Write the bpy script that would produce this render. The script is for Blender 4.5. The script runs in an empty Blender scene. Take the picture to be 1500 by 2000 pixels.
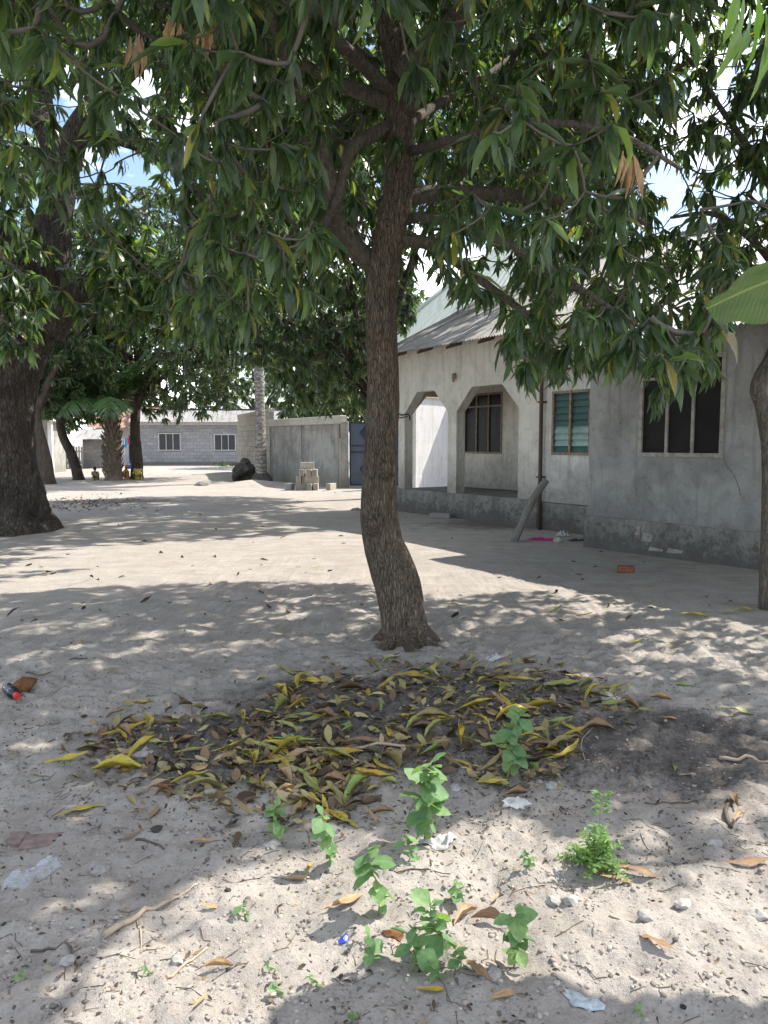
import bpy, bmesh, math, random
import numpy as np
from mathutils import Vector, Matrix

random.seed(7)
rng = np.random.default_rng(11)
R = math.radians
scn = bpy.context.scene
COL = scn.collection

# ------------------------------------------------------------------ camera, sky, sun, exposure
H_EYE, PITCH, FPX = 1.5, R(5.1), 1500.0
cam_d = bpy.data.cameras.new('camera')
cam_d.sensor_fit = 'VERTICAL'; cam_d.sensor_height = 36.0; cam_d.sensor_width = 27.0
cam_d.lens = 27.0; cam_d.clip_start = 0.05; cam_d.clip_end = 3000
cam = bpy.data.objects.new('camera', cam_d); COL.objects.link(cam)
cam.location = (0, 0, H_EYE); cam.rotation_euler = (R(90) - PITCH, 0, 0)
scn.camera = cam

SUN_EL = R(51)
SUN_H = np.array([0.88, 0.475]); SUN_H /= np.linalg.norm(SUN_H)
SUN = np.array([SUN_H[0]*math.cos(SUN_EL), SUN_H[1]*math.cos(SUN_EL), math.sin(SUN_EL)])

world = bpy.data.worlds.new('World'); scn.world = world; world.use_nodes = True
wn = world.node_tree; wn.nodes.clear()
w_out = wn.nodes.new('ShaderNodeOutputWorld'); w_bg = wn.nodes.new('ShaderNodeBackground')
w_sky = wn.nodes.new('ShaderNodeTexSky'); w_sky.sky_type = 'NISHITA'; w_sky.sun_disc = False
w_sky.sun_elevation = SUN_EL; w_sky.sun_rotation = math.atan2(SUN_H[0], SUN_H[1])
w_sky.air_density = 1.0; w_sky.dust_density = 1.2; w_sky.ozone_density = 1.3
w_tc = wn.nodes.new('ShaderNodeTexCoord'); w_map = wn.nodes.new('ShaderNodeMapping')
w_map.inputs['Scale'].default_value = (1.0, 1.0, 2.2)
w_n = wn.nodes.new('ShaderNodeTexNoise'); w_n.inputs['Scale'].default_value = 3.1
w_n.inputs['Detail'].default_value = 7; w_n.inputs['Roughness'].default_value = 0.58
w_r = wn.nodes.new('ShaderNodeValToRGB')
w_r.color_ramp.elements[0].position = 0.49; w_r.color_ramp.elements[1].position = 0.62
w_mix = wn.nodes.new('ShaderNodeMix'); w_mix.data_type = 'RGBA'
w_mix.inputs['B'].default_value = (13.5, 13.8, 14.2, 1)
L = wn.links.new
L(w_tc.outputs['Generated'], w_map.inputs['Vector']); L(w_map.outputs['Vector'], w_n.inputs['Vector'])
L(w_n.outputs['Fac'], w_r.inputs['Fac']); L(w_r.outputs['Color'], w_mix.inputs['Factor'])
L(w_sky.outputs['Color'], w_mix.inputs['A']); L(w_mix.outputs['Result'], w_bg.inputs['Color'])
L(w_bg.outputs['Background'], w_out.inputs['Surface'])
w_bg.inputs['Strength'].default_value = 0.145

sun_d = bpy.data.lights.new('sun', 'SUN'); sun_d.energy = 4.7; sun_d.angle = R(0.53)
sun_d.color = (1.0, 0.95, 0.87)
sun = bpy.data.objects.new('sun', sun_d); COL.objects.link(sun)
sun.rotation_euler = Vector(-SUN).to_track_quat('-Z', 'Y').to_euler()
sun.location = (20, 12, 30)

vs = scn.view_settings
vs.view_transform = 'Standard'; vs.look = 'None'; vs.gamma = 1.0; vs.exposure = 0.95
scn.cycles.max_bounces = 8; scn.cycles.diffuse_bounces = 4; scn.cycles.transmission_bounces = 6
scn.cycles.transparent_max_bounces = 8

# ------------------------------------------------------------------ pixel <-> world helpers (photo pixels, 1500 x 2000)
CP, SP = math.cos(PITCH), math.sin(PITCH)
def ray(px, py):
    u = (px-750)/FPX; v = -(py-1000)/FPX
    return np.array([u, CP + v*SP, -SP + v*CP])
def at(px, py, Y):
    r = ray(px, py); t = Y/r[1]
    return np.array([r[0]*t, Y, H_EYE + r[2]*t])
def gnd(px, py):
    r = ray(px, py); t = -H_EYE/r[2]
    return np.array([r[0]*t, r[1]*t, 0.0])
def proj(P):
    P = np.atleast_2d(P); x = P[:, 0]; y = P[:, 1]; z = P[:, 2]-H_EYE
    d = y*CP - z*SP; up = y*SP + z*CP
    d = np.where(d < 0.05, 0.05, d)
    return 750 + FPX*x/d, 1000 - FPX*up/d, d
def in_poly(px, py, poly):
    ins = np.zeros(px.shape, bool); n = len(poly)
    for i in range(n):
        x0, y0 = poly[i]; x1, y1 = poly[(i+1) % n]
        c = ((y0 > py) != (y1 > py)) & (px < (x1-x0)*(py-y0)/((y1-y0) or 1e-9) + x0)
        ins ^= c
    return ins

# value noise -----------------------------------------------------------------
def _h(ix, iy, seed):
    n = (ix*374761393 + iy*668265263 + seed*974711) & 0xffffffff
    n = ((n ^ (n >> 13))*1274126177) & 0xffffffff
    return ((n ^ (n >> 16)) & 0xffff)/65535.0
def vnoise(x, y, seed=0, perx=None):
    x = np.asarray(x, float); y = np.asarray(y, float)
    ix = np.floor(x).astype(np.int64); iy = np.floor(y).astype(np.int64)
    fx = x-ix; fy = y-iy; fx = fx*fx*(3-2*fx); fy = fy*fy*(3-2*fy)
    ix1 = ix+1
    if perx: ix = ix % perx; ix1 = ix1 % perx
    a = _h(ix, iy, seed); b = _h(ix1, iy, seed); c = _h(ix, iy+1, seed); d = _h(ix1, iy+1, seed)
    return a+(b-a)*fx+(c-a)*fy+(a-b-c+d)*fx*fy

PILE = gnd(860, 1400)
def gz(x, y):
    x = np.asarray(x, float); y = np.asarray(y, float)
    r = np.hypot(x, y)
    fine = np.clip((11-r)/5, 0, 1)
    z = 0.05*(vnoise(x*0.35, y*0.35, 1)-0.5)
    z = z + fine*(0.036*(vnoise(x*3.1, y*3.1, 2)-0.5) + 0.030*(vnoise(x*8, y*8, 3)-0.5)
                  + 0.026*(vnoise(x*19, y*19, 4)-0.5)*(0.4+1.2*vnoise(x*1.3, y*1.3, 41)) + 0.018*(vnoise(x*36, y*36, 14)-0.5)*(0.3+1.4*vnoise(x*2.1, y*2.1, 42)))
    pits = np.clip(vnoise(x*5.3, y*5.3, 9)-0.72, 0, 1)
    z = z - fine*0.07*pits
    z = z + 0.07*np.exp(-(((x-PILE[0])/0.95)**2 + ((y-PILE[1])/0.65)**2))
    # low sand heaps by the far wall and the palm
    z = z + 0.30*np.exp(-(((x+7.0)/1.5)**2 + ((y-34)/1.6)**2)) + 0.18*np.exp(-(((x+4.7)/0.9)**2 + ((y-28)/0.9)**2))
    z = z + 0.25*np.exp(-(((x+13)/3.0)**2 + ((y-40)/2.0)**2))
    return z
def g1(x, y): return float(gz(x, y))
def gp(px, py):
    p = gnd(px, py)
    for _ in range(3):
        z = g1(p[0], p[1]); r = ray(px, py); t = (z-H_EYE)/r[2]; p = np.array([r[0]*t, r[1]*t, z])
    return p

# ------------------------------------------------------------------ scene helpers
def tag(o, label=None, cat=None, group=None, kind=None):
    if label: o['label'] = label
    if cat: o['category'] = cat
    if group: o['group'] = group
    if kind: o['kind'] = kind
    return o
def empty(name, loc=(0, 0, 0), rz=0.0):
    o = bpy.data.objects.new(name, None); o.empty_display_size = 0.2
    o.location = loc; o.rotation_euler = (0, 0, rz); COL.objects.link(o); return o
def link(name, me, parent=None, loc=None):
    o = bpy.data.objects.new(name, me); COL.objects.link(o)
    if parent: o.parent = parent
    if loc is not None: o.location = loc
    return o
def np_mesh(name, V, F, mat=None, smooth=True, attr=None):
    V = np.asarray(V, np.float32); F = np.asarray(F, np.int32); k = F.shape[1]
    me = bpy.data.meshes.new(name)
    me.vertices.add(len(V)); me.vertices.foreach_set('co', V.ravel())
    me.loops.add(F.size); me.loops.foreach_set('vertex_index', F.ravel())
    me.polygons.add(len(F)); me.polygons.foreach_set('loop_start', np.arange(0, F.size, k, dtype=np.int32))
    me.polygons.foreach_set('loop_total', np.full(len(F), k, np.int32))
    me.polygons.foreach_set('use_smooth', np.full(len(F), smooth))
    if attr is not None:
        a = me.attributes.new('rnd', 'FLOAT', 'POINT'); a.data.foreach_set('value', np.asarray(attr, np.float32))
    me.update(calc_edges=True)
    if mat: me.materials.append(mat)
    return me
class MB:
    def __init__(s): s.v = []; s.f = []; s.sm = []
    def add(s, V, F, smooth=False):
        o = len(s.v); s.v += [tuple(map(float, p)) for p in V]
        s.f += [tuple(int(i)+o for i in f) for f in F]; s.sm += [smooth]*len(F); return s
    def box(s, a, b, fr=None):
        x0, y0, z0 = a; x1, y1, z1 = b
        V = [(x0,y0,z0),(x1,y0,z0),(x1,y1,z0),(x0,y1,z0),(x0,y0,z1),(x1,y0,z1),(x1,y1,z1),(x0,y1,z1)]
        return s.add(V, [(0,3,2,1),(4,5,6,7),(0,1,5,4),(1,2,6,5),(2,3,7,6),(3,0,4,7)])
    def prism(s, poly, t0, t1, ax=1):
        """polygon in (a, z), extruded along the other axis"""
        n = len(poly)
        def P(a, z, t): return (a, t, z) if ax == 1 else ((t, a, z) if ax == 0 else (a, z, t))
        V = [P(a, z, t0) for a, z in poly] + [P(a, z, t1) for a, z in poly]
        F = [tuple(range(n)), tuple(range(2*n-1, n-1, -1))] + [(i, i+n, (i+1) % n+n, (i+1) % n) for i in range(n)]
        return s.add(V, F)
    def tube(s, P, r, n=8, smooth=True):
        V, F = tube(P, r, n); s.add(V, F, smooth)
        c = len(s.v)
        s.f.append(tuple(c-len(V)+i for i in reversed(range(n)))); s.sm.append(False)
        s.f.append(tuple(c-n+i for i in range(n))); s.sm.append(False); return s
    def build(s, name, mat, parent=None, loc=None, bevel=0):
        me = bpy.data.meshes.new(name); me.from_pydata(s.v, [], s.f)
        bm = bmesh.new(); bm.from_mesh(me)
        for f, q in zip(bm.faces, s.sm): f.smooth = q
        bmesh.ops.recalc_face_normals(bm, faces=bm.faces[:])
        if bevel:
            bmesh.ops.bevel(bm, geom=[e for e in bm.edges if len(e.link_faces) == 2 and e.calc_face_angle(0) > 0.6],
                            offset=bevel, segments=1, affect='EDGES', clamp_overlap=True)
        bm.to_mesh(me); bm.free()
        if mat: me.materials.append(mat)
        return link(name, me, parent, loc)
def frames(P):
    P = np.asarray(P, float); T = np.gradient(P, axis=0); T /= np.linalg.norm(T, axis=1)[:, None]+1e-12
    ref = np.array([0, 0, 1.0]) if abs(T[0][2]) < 0.8 else np.array([1.0, 0, 0])
    N = np.zeros_like(P); n = np.cross(np.cross(T[0], ref), T[0]); n /= np.linalg.norm(n)
    for i in range(len(P)):
        n = n-T[i]*np.dot(n, T[i]); n /= np.linalg.norm(n)+1e-12; N[i] = n
    return T, N, np.cross(T, N)
def tube(P, r, n=8, disp=None):
    P = np.asarray(P, float); m = len(P); r = np.broadcast_to(np.asarray(r, float), (m,))
    T, N, B = frames(P); a = np.linspace(0, 2*np.pi, n, endpoint=False)
    rr = np.repeat(r[:, None], n, 1)
    if disp is not None: rr = rr + disp
    V = P[:, None, :] + rr[..., None]*(np.cos(a)[None, :, None]*N[:, None, :] + np.sin(a)[None, :, None]*B[:, None, :])
    i = np.arange(m-1)[:, None]*n; j = np.arange(n)[None, :]; j1 = (j+1) % n
    F = np.stack([i+j, i+j1, i+n+j1, i+n+j], -1).reshape(-1, 4)
    return V.reshape(-1, 3), F
def spline(P, n):
    P = np.asarray(P, float); m = len(P)
    t = np.linspace(0, m-1-1e-6, n); i = t.astype(int); f = (t-i)[:, None]
    g = lambda k: P[np.clip(k, 0, m-1)]
    p0, p1, p2, p3 = g(i-1), g(i), g(i+1), g(i+2)
    return 0.5*(2*p1 + (p2-p0)*f + (2*p0-5*p1+4*p2-p3)*f**2 + (3*p1-p0-3*p2+p3)*f**3)
def copy_tree(o, parent=None):
    c = o.copy(); COL.objects.link(c); c.parent = parent
    for ch in o.children: copy_tree(ch, c)
    return c

# ------------------------------------------------------------------ materials
class NT:
    def __init__(s, name):
        s.m = bpy.data.materials.new(name); s.m.use_nodes = True; s.t = s.m.node_tree
        s.b = s.t.nodes['Principled BSDF']; s.out = s.t.nodes['Material Output']
    def n(s, typ, **kw):
        x = s.t.nodes.new(typ)
        for k, v in kw.items(): setattr(x, k, v)
        return x
    def l(s, a, b): s.t.links.new(a, b)
    def coord(s, kind='Object', scale=(1, 1, 1), shift=False):
        c = s.n('ShaderNodeTexCoord'); m = s.n('ShaderNodeMapping'); m.inputs['Scale'].default_value = scale
        s.l(c.outputs[kind], m.inputs['Vector'])
        if shift:
            x = s.n('ShaderNodeMath', operation='MULTIPLY'); x.inputs[1].default_value = 37.0; s.l(s.rnd(), x.inputs[0]); s.l(x.outputs[0], m.inputs['Location'])
        return m.outputs['Vector']
    def noise(s, vec, scale, detail=4, rough=0.55, dist=0.0):
        x = s.n('ShaderNodeTexNoise'); s.l(vec, x.inputs['Vector'])
        x.inputs['Scale'].default_value = scale; x.inputs['Detail'].default_value = detail
        x.inputs['Roughness'].default_value = rough; x.inputs['Distortion'].default_value = dist
        return x.outputs['Fac']
    def voro(s, vec, scale, feature='F1', out='Distance'):
        x = s.n('ShaderNodeTexVoronoi', feature=feature); s.l(vec, x.inputs['Vector'])
        x.inputs['Scale'].default_value = scale; return x.outputs[out]
    def ramp(s, fac, stops):
        x = s.n('ShaderNodeValToRGB'); e = x.color_ramp.elements
        while len(e) < len(stops): e.new(0.5)
        for k, (p, c) in enumerate(stops):
            e[k].position = p
            c = c if not np.isscalar(c) else (c, c, c)
            e[k].color = (c[0], c[1], c[2], 1)
        s.l(fac, x.inputs['Fac']); return x.outputs['Color']
    def mix(s, fac, a, b, mode='MIX'):
        x = s.n('ShaderNodeMix', data_type='RGBA', blend_type=mode)
        for sock, v in (('Factor', fac), ('A', a), ('B', b)):
            i = x.inputs[sock]
            if hasattr(v, 'is_output'): s.l(v, i)
            elif np.isscalar(v): i.default_value = v
            else: i.default_value = (v[0], v[1], v[2], 1)
        return x.outputs['Result']
    def math(s, op, a, b=None):
        x = s.n('ShaderNodeMath', operation=op)
        for k, v in enumerate((a, b)):
            if v is None: continue
            if hasattr(v, 'is_output'): s.l(v, x.inputs[k])
            else: x.inputs[k].default_value = v
        return x.outputs[0]
    def bump(s, h, strength=0.5, dist=0.01):
        x = s.n('ShaderNodeBump'); x.inputs['Strength'].default_value = strength; x.inputs['Distance'].default_value = dist
        s.l(h, x.inputs['Height']); s.l(x.outputs['Normal'], s.b.inputs['Normal']); return x
    def col(s, c):
        i = s.b.inputs['Base Color']
        if hasattr(c, 'is_output'): s.l(c, i)
        else: i.default_value = (c[0], c[1], c[2], 1)
        return s
    def rough(s, v, spec=0.4):
        if hasattr(v, 'is_output'): s.l(v, s.b.inputs['Roughness'])
        else: s.b.inputs['Roughness'].default_value = v
        s.b.inputs['Specular IOR Level'].default_value = spec; return s
    def rnd(s): return s.n('ShaderNodeObjectInfo').outputs['Random']

def simple(name, c, rough=0.7, var=0.25, scale=8, spec=0.3, bump=0.0):
    m = NT(name); v = m.coord()
    n = m.noise(v, scale, 5, 0.6)
    m.col(m.ramp(n, [(0.3, tuple(x*(1-var) for x in c)), (0.7, tuple(min(1, x*(1+var)) for x in c))]))
    m.rough(rough, spec)
    if bump: m.bump(n, bump, 0.01)
    return m.m

def leaf_mat(name, stops, source='attr', trans=0.38, rough=0.33, spec=0.6, tmul=2.8):
    m = NT(name)
    if source == 'attr':
        a = m.n('ShaderNodeAttribute'); a.attribute_name = 'rnd'; f = a.outputs['Fac']
    else: f = m.rnd()
    c = m.ramp(f, stops)
    v = m.coord('Generated' if source != 'attr' else 'Object')
    nz = m.noise(v, 5 if source != 'attr' else 11, 3)
    c = m.mix(m.ramp(nz, [(0.35, 0.0), (0.7, 0.5)]), c, (0.10, 0.13, 0.06))
    geo = m.n('ShaderNodeNewGeometry')
    c2 = m.mix(0.45, c, (0.11, 0.16, 0.08))
    cc = m.mix(geo.outputs['Backfacing'], c, c2)
    m.col(cc); m.rough(rough, spec)
    tr = m.n('ShaderNodeBsdfTranslucent')
    tc = m.mix(1.0, c, (tmul*1.0, tmul*1.08, tmul*0.5), 'MULTIPLY')
    m.l(tc, tr.inputs['Color'])
    ms = m.n('ShaderNodeMixShader'); ms.inputs['Fac'].default_value = trans
    m.l(m.b.outputs['BSDF'], ms.inputs[1]); m.l(tr.outputs['BSDF'], ms.inputs[2])
    m.l(ms.outputs['Shader'], m.out.inputs['Surface'])
    return m.m

MANGO = [(0.0, (0.013, 0.029, 0.018)), (0.35, (0.024, 0.050, 0.025)), (0.70, (0.045, 0.086, 0.033)),
         (0.94, (0.110, 0.165, 0.040)), (0.985, (0.28, 0.24, 0.03)), (1.0, (0.20, 0.13, 0.07))]
M = {}
M['mango'] = leaf_mat('mango_foliage', MANGO)
M['mango_leaf'] = leaf_mat('mango_leaf', MANGO, 'obj')
M['far_leaf'] = leaf_mat('far_foliage', [(0, (0.015, 0.031, 0.018)), (0.5, (0.028, 0.056, 0.027)), (0.9, (0.058, 0.098, 0.040)), (1, (0.18, 0.18, 0.05))], trans=0.32)
M['bright_leaf'] = leaf_mat('young_leaf', [(0, (0.10, 0.20, 0.035)), (1, (0.16, 0.27, 0.05))], 'obj', trans=0.45)
M['palm_leaf'] = leaf_mat('palm_leaf', [(0, (0.030, 0.075, 0.030)), (1, (0.075, 0.15, 0.055))], trans=0.3)
M['banana'] = leaf_mat('banana_blade', [(0, (0.017, 0.046, 0.018)), (1, (0.020, 0.054, 0.019))], 'obj', trans=0.25, rough=0.36, tmul=1.8)
bz = M['banana'].node_tree; bw_ = bz.nodes.new('ShaderNodeTexWave'); bw_.wave_type = 'BANDS'; bw_.bands_direction = 'X'; bw_.inputs['Scale'].default_value = 17; bw_.inputs['Distortion'].default_value = 0.6
bc_ = bz.nodes.new('ShaderNodeTexCoord'); bb_ = bz.nodes.new('ShaderNodeBump'); bb_.inputs['Strength'].default_value = 0.5; bb_.inputs['Distance'].default_value = 0.006
bz.links.new(bc_.outputs['Object'], bw_.inputs['Vector']); bz.links.new(bw_.outputs['Fac'], bb_.inputs['Height']); bz.links.new(bb_.outputs['Normal'], bz.nodes['Principled BSDF'].inputs['Normal'])
M['weed'] = leaf_mat('weed_leaf', [(0, (0.13, 0.25, 0.11)), (0.6, (0.19, 0.33, 0.15)), (1, (0.26, 0.38, 0.15))], 'obj', trans=0.35, rough=0.55, spec=0.3, tmul=1.6)
M['weed_fern'] = leaf_mat('fern_weed_leaf', [(0, (0.17, 0.30, 0.10)), (1, (0.27, 0.40, 0.16))], 'attr', trans=0.35, rough=0.6, spec=0.2, tmul=1.5)
M['stem'] = simple('green_stem', (0.22, 0.28, 0.10), 0.6)

def dry(name, stops, trans=0.12):
    m = NT(name); c = m.ramp(m.rnd(), stops)
    v = m.coord('Generated'); n1 = m.noise(v, 4.5, 5, 0.65)
    c = m.mix(m.ramp(n1, [(0.48, 0.0), (0.70, 0.75)]), c, (0.13, 0.075, 0.035))
    sp = m.noise(m.coord('Object'), 240, 2); c = m.mix(m.ramp(sp, [(0.62, 0.0), (0.70, 0.5)]), c, (0.05, 0.03, 0.02))
    m.col(c); m.rough(0.55, 0.3)
    m.bump(n1, 0.3, 0.004)
    tr = m.n('ShaderNodeBsdfTranslucent'); m.l(c, tr.inputs['Color'])
    ms = m.n('ShaderNodeMixShader'); ms.inputs['Fac'].default_value = trans
    m.l(m.b.outputs['BSDF'], ms.inputs[1]); m.l(tr.outputs['BSDF'], ms.inputs[2]); m.l(ms.outputs['Shader'], m.out.inputs['Surface'])
    return m.m
M['dry_yellow'] = dry('fallen_yellow', [(0, (0.42, 0.34, 0.05)), (0.5, (0.52, 0.42, 0.07)), (1, (0.46, 0.30, 0.04))])
M['dry_olive'] = dry('fallen_olive', [(0, (0.30, 0.30, 0.10)), (0.5, (0.34, 0.36, 0.11)), (1, (0.27, 0.22, 0.09))])
M['dry_brown'] = dry('fallen_brown', [(0, (0.23, 0.14, 0.075)), (0.5, (0.32, 0.20, 0.11)), (1, (0.17, 0.11, 0.07))])
M['dry_tan'] = dry('fallen_tan', [(0, (0.42, 0.28, 0.16)), (0.5, (0.48, 0.30, 0.14)), (1, (0.37, 0.27, 0.18))])
M['dry_green'] = dry('fallen_green', [(0, (0.22, 0.31, 0.08)), (1, (0.30, 0.40, 0.12))])
def litter_mat():
    m = NT('leaf_crumbs'); a = m.n('ShaderNodeAttribute'); a.attribute_name = 'rnd'
    m.col(m.ramp(a.outputs['Fac'], [(0, (0.05, 0.035, 0.025)), (0.35, (0.13, 0.09, 0.055)), (0.6, (0.24, 0.16, 0.09)), (0.85, (0.30, 0.26, 0.10)), (1, (0.40, 0.33, 0.20))]))
    m.rough(0.75, 0.2); return m.m
M['litter'] = litter_mat()

def bark(name, dark, light, sx=14, sz=2.2, bump=0.9):
    m = NT(name); v = m.coord('Object', (sx, sx, sz))
    n1 = m.noise(v, 1.6, 7, 0.68, 0.6)
    vo = m.voro(m.coord('Object', (sx*1.6, sx*1.6, sz*1.6)), 1.3, 'DISTANCE_TO_EDGE')
    n2 = m.noise(m.coord('Object', (1, 1, 0.6)), 2.3, 4)
    c = m.ramp(n1, [(0.30, dark), (0.55, tuple(0.5*(a+b) for a, b in zip(dark, light))), (0.72, light)])
    c = m.mix(m.ramp(n2, [(0.48, 0.0), (0.70, 0.4)]), c, tuple(0.7*x for x in dark))
    c = m.mix(m.ramp(m.noise(m.coord('Object'), 9, 5), [(0.60, 0.0), (0.70, 0.35)]), c, (0.20, 0.19, 0.15))
    m.col(c); m.rough(0.85, 0.2)
    h = m.math('ADD', n1, m.math('MULTIPLY', m.ramp(vo, [(0.0, 0.0), (0.12, 1.0)]), 0.6))
    m.bump(h, bump, 0.02); return m.m
M['bark'] = bark('mango_bark', (0.066, 0.050, 0.037), (0.330, 0.262, 0.195), 30, 6.5, 1.2)
M['bark_old'] = bark('old_mango_bark', (0.026, 0.022, 0.019), (0.150, 0.125, 0.103), 9, 3.2, 1.4)
M['bark_far'] = bark('far_bark', (0.045, 0.035, 0.028), (0.14, 0.11, 0.085), 8, 2)
M['bark_grey'] = bark('grey_bark', (0.085, 0.075, 0.065), (0.24, 0.21, 0.17), 20, 6)
M['twig'] = simple('twig_bark', (0.12, 0.105, 0.085), 0.8)
M['limb'] = bark('limb_bark', (0.06, 0.05, 0.04), (0.22, 0.19, 0.155), 22, 9, 0.6)
def palm_bark():
    m = NT('palm_bark'); v = m.coord('Object', (1, 1, 1))
    w = m.n('ShaderNodeTexWave', wave_type='BANDS', bands_direction='Z'); m.l(v, w.inputs['Vector'])
    w.inputs['Scale'].default_value = 2.1; w.inputs['Distortion'].default_value = 9.0; w.inputs['Detail'].default_value = 4; w.inputs['Detail Scale'].default_value = 3
    n = m.noise(v, 7, 6, 0.65)
    c = m.mix(w.outputs['Fac'], (0.16, 0.145, 0.13), (0.34, 0.32, 0.29))
    c = m.mix(m.ramp(n, [(0.5, 0.0), (0.68, 0.75)]), c, (0.07, 0.06, 0.05))
    m.col(c); m.rough(0.85, 0.2); m.bump(m.math('ADD', w.outputs['Fac'], n), 0.6, 0.02); return m.m
M['palm_bark'] = palm_bark()
M['palm_boot'] = simple('palm_leaf_base', (0.17, 0.135, 0.10), 0.85, 0.5, 6, bump=0.4)

def sand():
    m = NT('sand'); v = m.coord()
    n_big = m.noise(v, 0.55, 5, 0.6); n_mid = m.noise(v, 3.2, 7, 0.65); n_fine = m.noise(v, 46, 6, 0.7); n_grain = m.noise(v, 260, 3, 0.6)
    c = m.ramp(n_mid, [(0.28, (0.310, 0.278, 0.244)), (0.5, (0.410, 0.372, 0.330)), (0.75, (0.500, 0.458, 0.408))])
    c = m.mix(m.ramp(n_big, [(0.35, 0.45), (0.62, 0.0)]), c, (0.340, 0.304, 0.270))
    c = m.mix(m.ramp(n_fine, [(0.50, 0.0), (0.66, 0.45)]), c, (0.20, 0.172, 0.148))
    # crumbs of charcoal and humus that lie everywhere in the loose sand
    vo = m.math('ADD', m.voro(m.coord('Object', (1, 1, 0.3)), 42), m.math('MULTIPLY', m.math('SUBTRACT', n_fine, 0.5), 0.9)); sel = m.noise(v, 8.5, 4, 0.7)
    crumbs = m.math('MULTIPLY', m.ramp(vo, [(0.14, 1.0), (0.26, 0.0)]), m.ramp(sel, [(0.42, 0.0), (0.56, 0.85)]))
    sw = m.noise(m.coord('Object', (0.55, 4.5, 1)), 1.0, 5, 0.65); c = m.mix(m.ramp(sw, [(0.46, 0.0), (0.66, 0.35)]), c, (0.28, 0.25, 0.22))
    # burnt, humus-black soil around the leaf heap
    c = m.mix(crumbs, c, (0.045, 0.038, 0.032))
    geo = m.n('ShaderNodeTexCoord'); sep = m.n('ShaderNodeSeparateXYZ'); m.l(geo.outputs['Object'], sep.inputs[0])
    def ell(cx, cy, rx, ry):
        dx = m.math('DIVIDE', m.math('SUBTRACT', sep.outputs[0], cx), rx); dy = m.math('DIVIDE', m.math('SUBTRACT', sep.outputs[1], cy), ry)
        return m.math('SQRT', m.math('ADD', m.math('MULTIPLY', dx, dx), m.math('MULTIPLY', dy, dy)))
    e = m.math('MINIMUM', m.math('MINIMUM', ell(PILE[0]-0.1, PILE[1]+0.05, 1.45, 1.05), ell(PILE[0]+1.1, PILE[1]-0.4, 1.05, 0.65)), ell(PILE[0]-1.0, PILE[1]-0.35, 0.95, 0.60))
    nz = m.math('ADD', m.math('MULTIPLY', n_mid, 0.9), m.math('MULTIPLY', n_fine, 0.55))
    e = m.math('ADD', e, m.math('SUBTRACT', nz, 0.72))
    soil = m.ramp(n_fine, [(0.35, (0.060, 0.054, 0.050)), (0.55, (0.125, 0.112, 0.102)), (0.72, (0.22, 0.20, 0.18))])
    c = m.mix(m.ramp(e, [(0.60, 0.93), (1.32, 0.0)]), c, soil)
    # darker soil at the foot of the house and dark mulch near the big tree
    e2 = m.math('ADD', m.math('MINIMUM', ell(2.2, 14.3, 1.7, 1.2), ell(-7.0, 20.0, 2.6, 1.3)), m.math('MULTIPLY', m.math('SUBTRACT', n_mid, 0.5), 1.6))
    c = m.mix(m.ramp(e2, [(0.4, 0.7), (1.1, 0.0)]), c, (0.10, 0.085, 0.07))
    c = m.mix(m.ramp(n_grain, [(0.35, 0.22), (0.6, 0.0)]), c, (0.16, 0.13, 0.11))
    m.col(c); m.rough(0.95, 0.12)
    h = m.math('ADD', m.math('MULTIPLY', n_fine, 1.0), m.math('MULTIPLY', n_grain, 0.3))
    m.bump(h, 0.8, 0.018); return m.m
M['sand'] = sand()

def plaster(name, base, stain, dirt_z=None, amount=0.7, dirtcol=(0.12, 0.11, 0.10), sc=1.0):
    m = NT(name); v = m.coord()
    n1 = m.noise(v, 1.3*sc, 6, 0.65, 0.4); n2 = m.noise(v, 5.5*sc, 6, 0.7); n3 = m.noise(v, 42, 4, 0.6)
    dr = m.noise(m.coord('Object', (9, 9, 0.7)), 1.0, 5, 0.6)
    c = m.mix(m.ramp(n1, [(0.44, 0.0), (0.60, amount)]), base, stain)
    c = m.mix(m.ramp(n2, [(0.55, 0.0), (0.70, 0.55)]), c, tuple(0.62*x for x in stain))
    c = m.mix(m.ramp(dr, [(0.53, 0.0), (0.68, 0.6)]), c, tuple(0.8*x for x in stain))
    sp = m.voro(v, 11*sc); c = m.mix(m.math('MULTIPLY', m.ramp(sp, [(0.10, 1.0), (0.20, 0.0)]), m.ramp(n1, [(0.5, 0.0), (0.6, 0.8)])), c, tuple(0.5*x for x in stain))
    if dirt_z is not None:
        sep = m.n('ShaderNodeSeparateXYZ'); cc = m.n('ShaderNodeTexCoord'); m.l(cc.outputs['Object'], sep.inputs[0])
        zz = m.math('ADD', sep.outputs[2], m.math('MULTIPLY', m.math('SUBTRACT', n2, 0.5), 1.5))
        f = m.ramp(m.math('DIVIDE', zz, dirt_z*2), [(0.25, 0.8), (0.75, 0.0)])
        c = m.mix(f, c, dirtcol)
    c = m.mix(m.ramp(n3, [(0.3, 0.12), (0.6, 0.0)]), c, tuple(0.4*x for x in stain))
    m.col(c); m.rough(0.9, 0.15); m.bump(m.math('ADD', m.math('MULTIPLY', n2, 1.0), m.math('MULTIPLY', n3, 0.3)), 0.35, 0.012); return m.m
M['white_wall'] = plaster('whitewashed_plaster', (0.80, 0.785, 0.75), (0.52, 0.505, 0.475), 0.85, 0.8, (0.23, 0.215, 0.195))
M['porch_wall'] = plaster('porch_plaster', (0.80, 0.765, 0.69), (0.60, 0.565, 0.50), 0.95, 0.7, (0.24, 0.22, 0.195))
M['grey_wall'] = plaster('grey_cement_plaster', (0.375, 0.375, 0.365), (0.25, 0.25, 0.243), 0.5, 0.95, (0.19, 0.18, 0.168))
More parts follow.
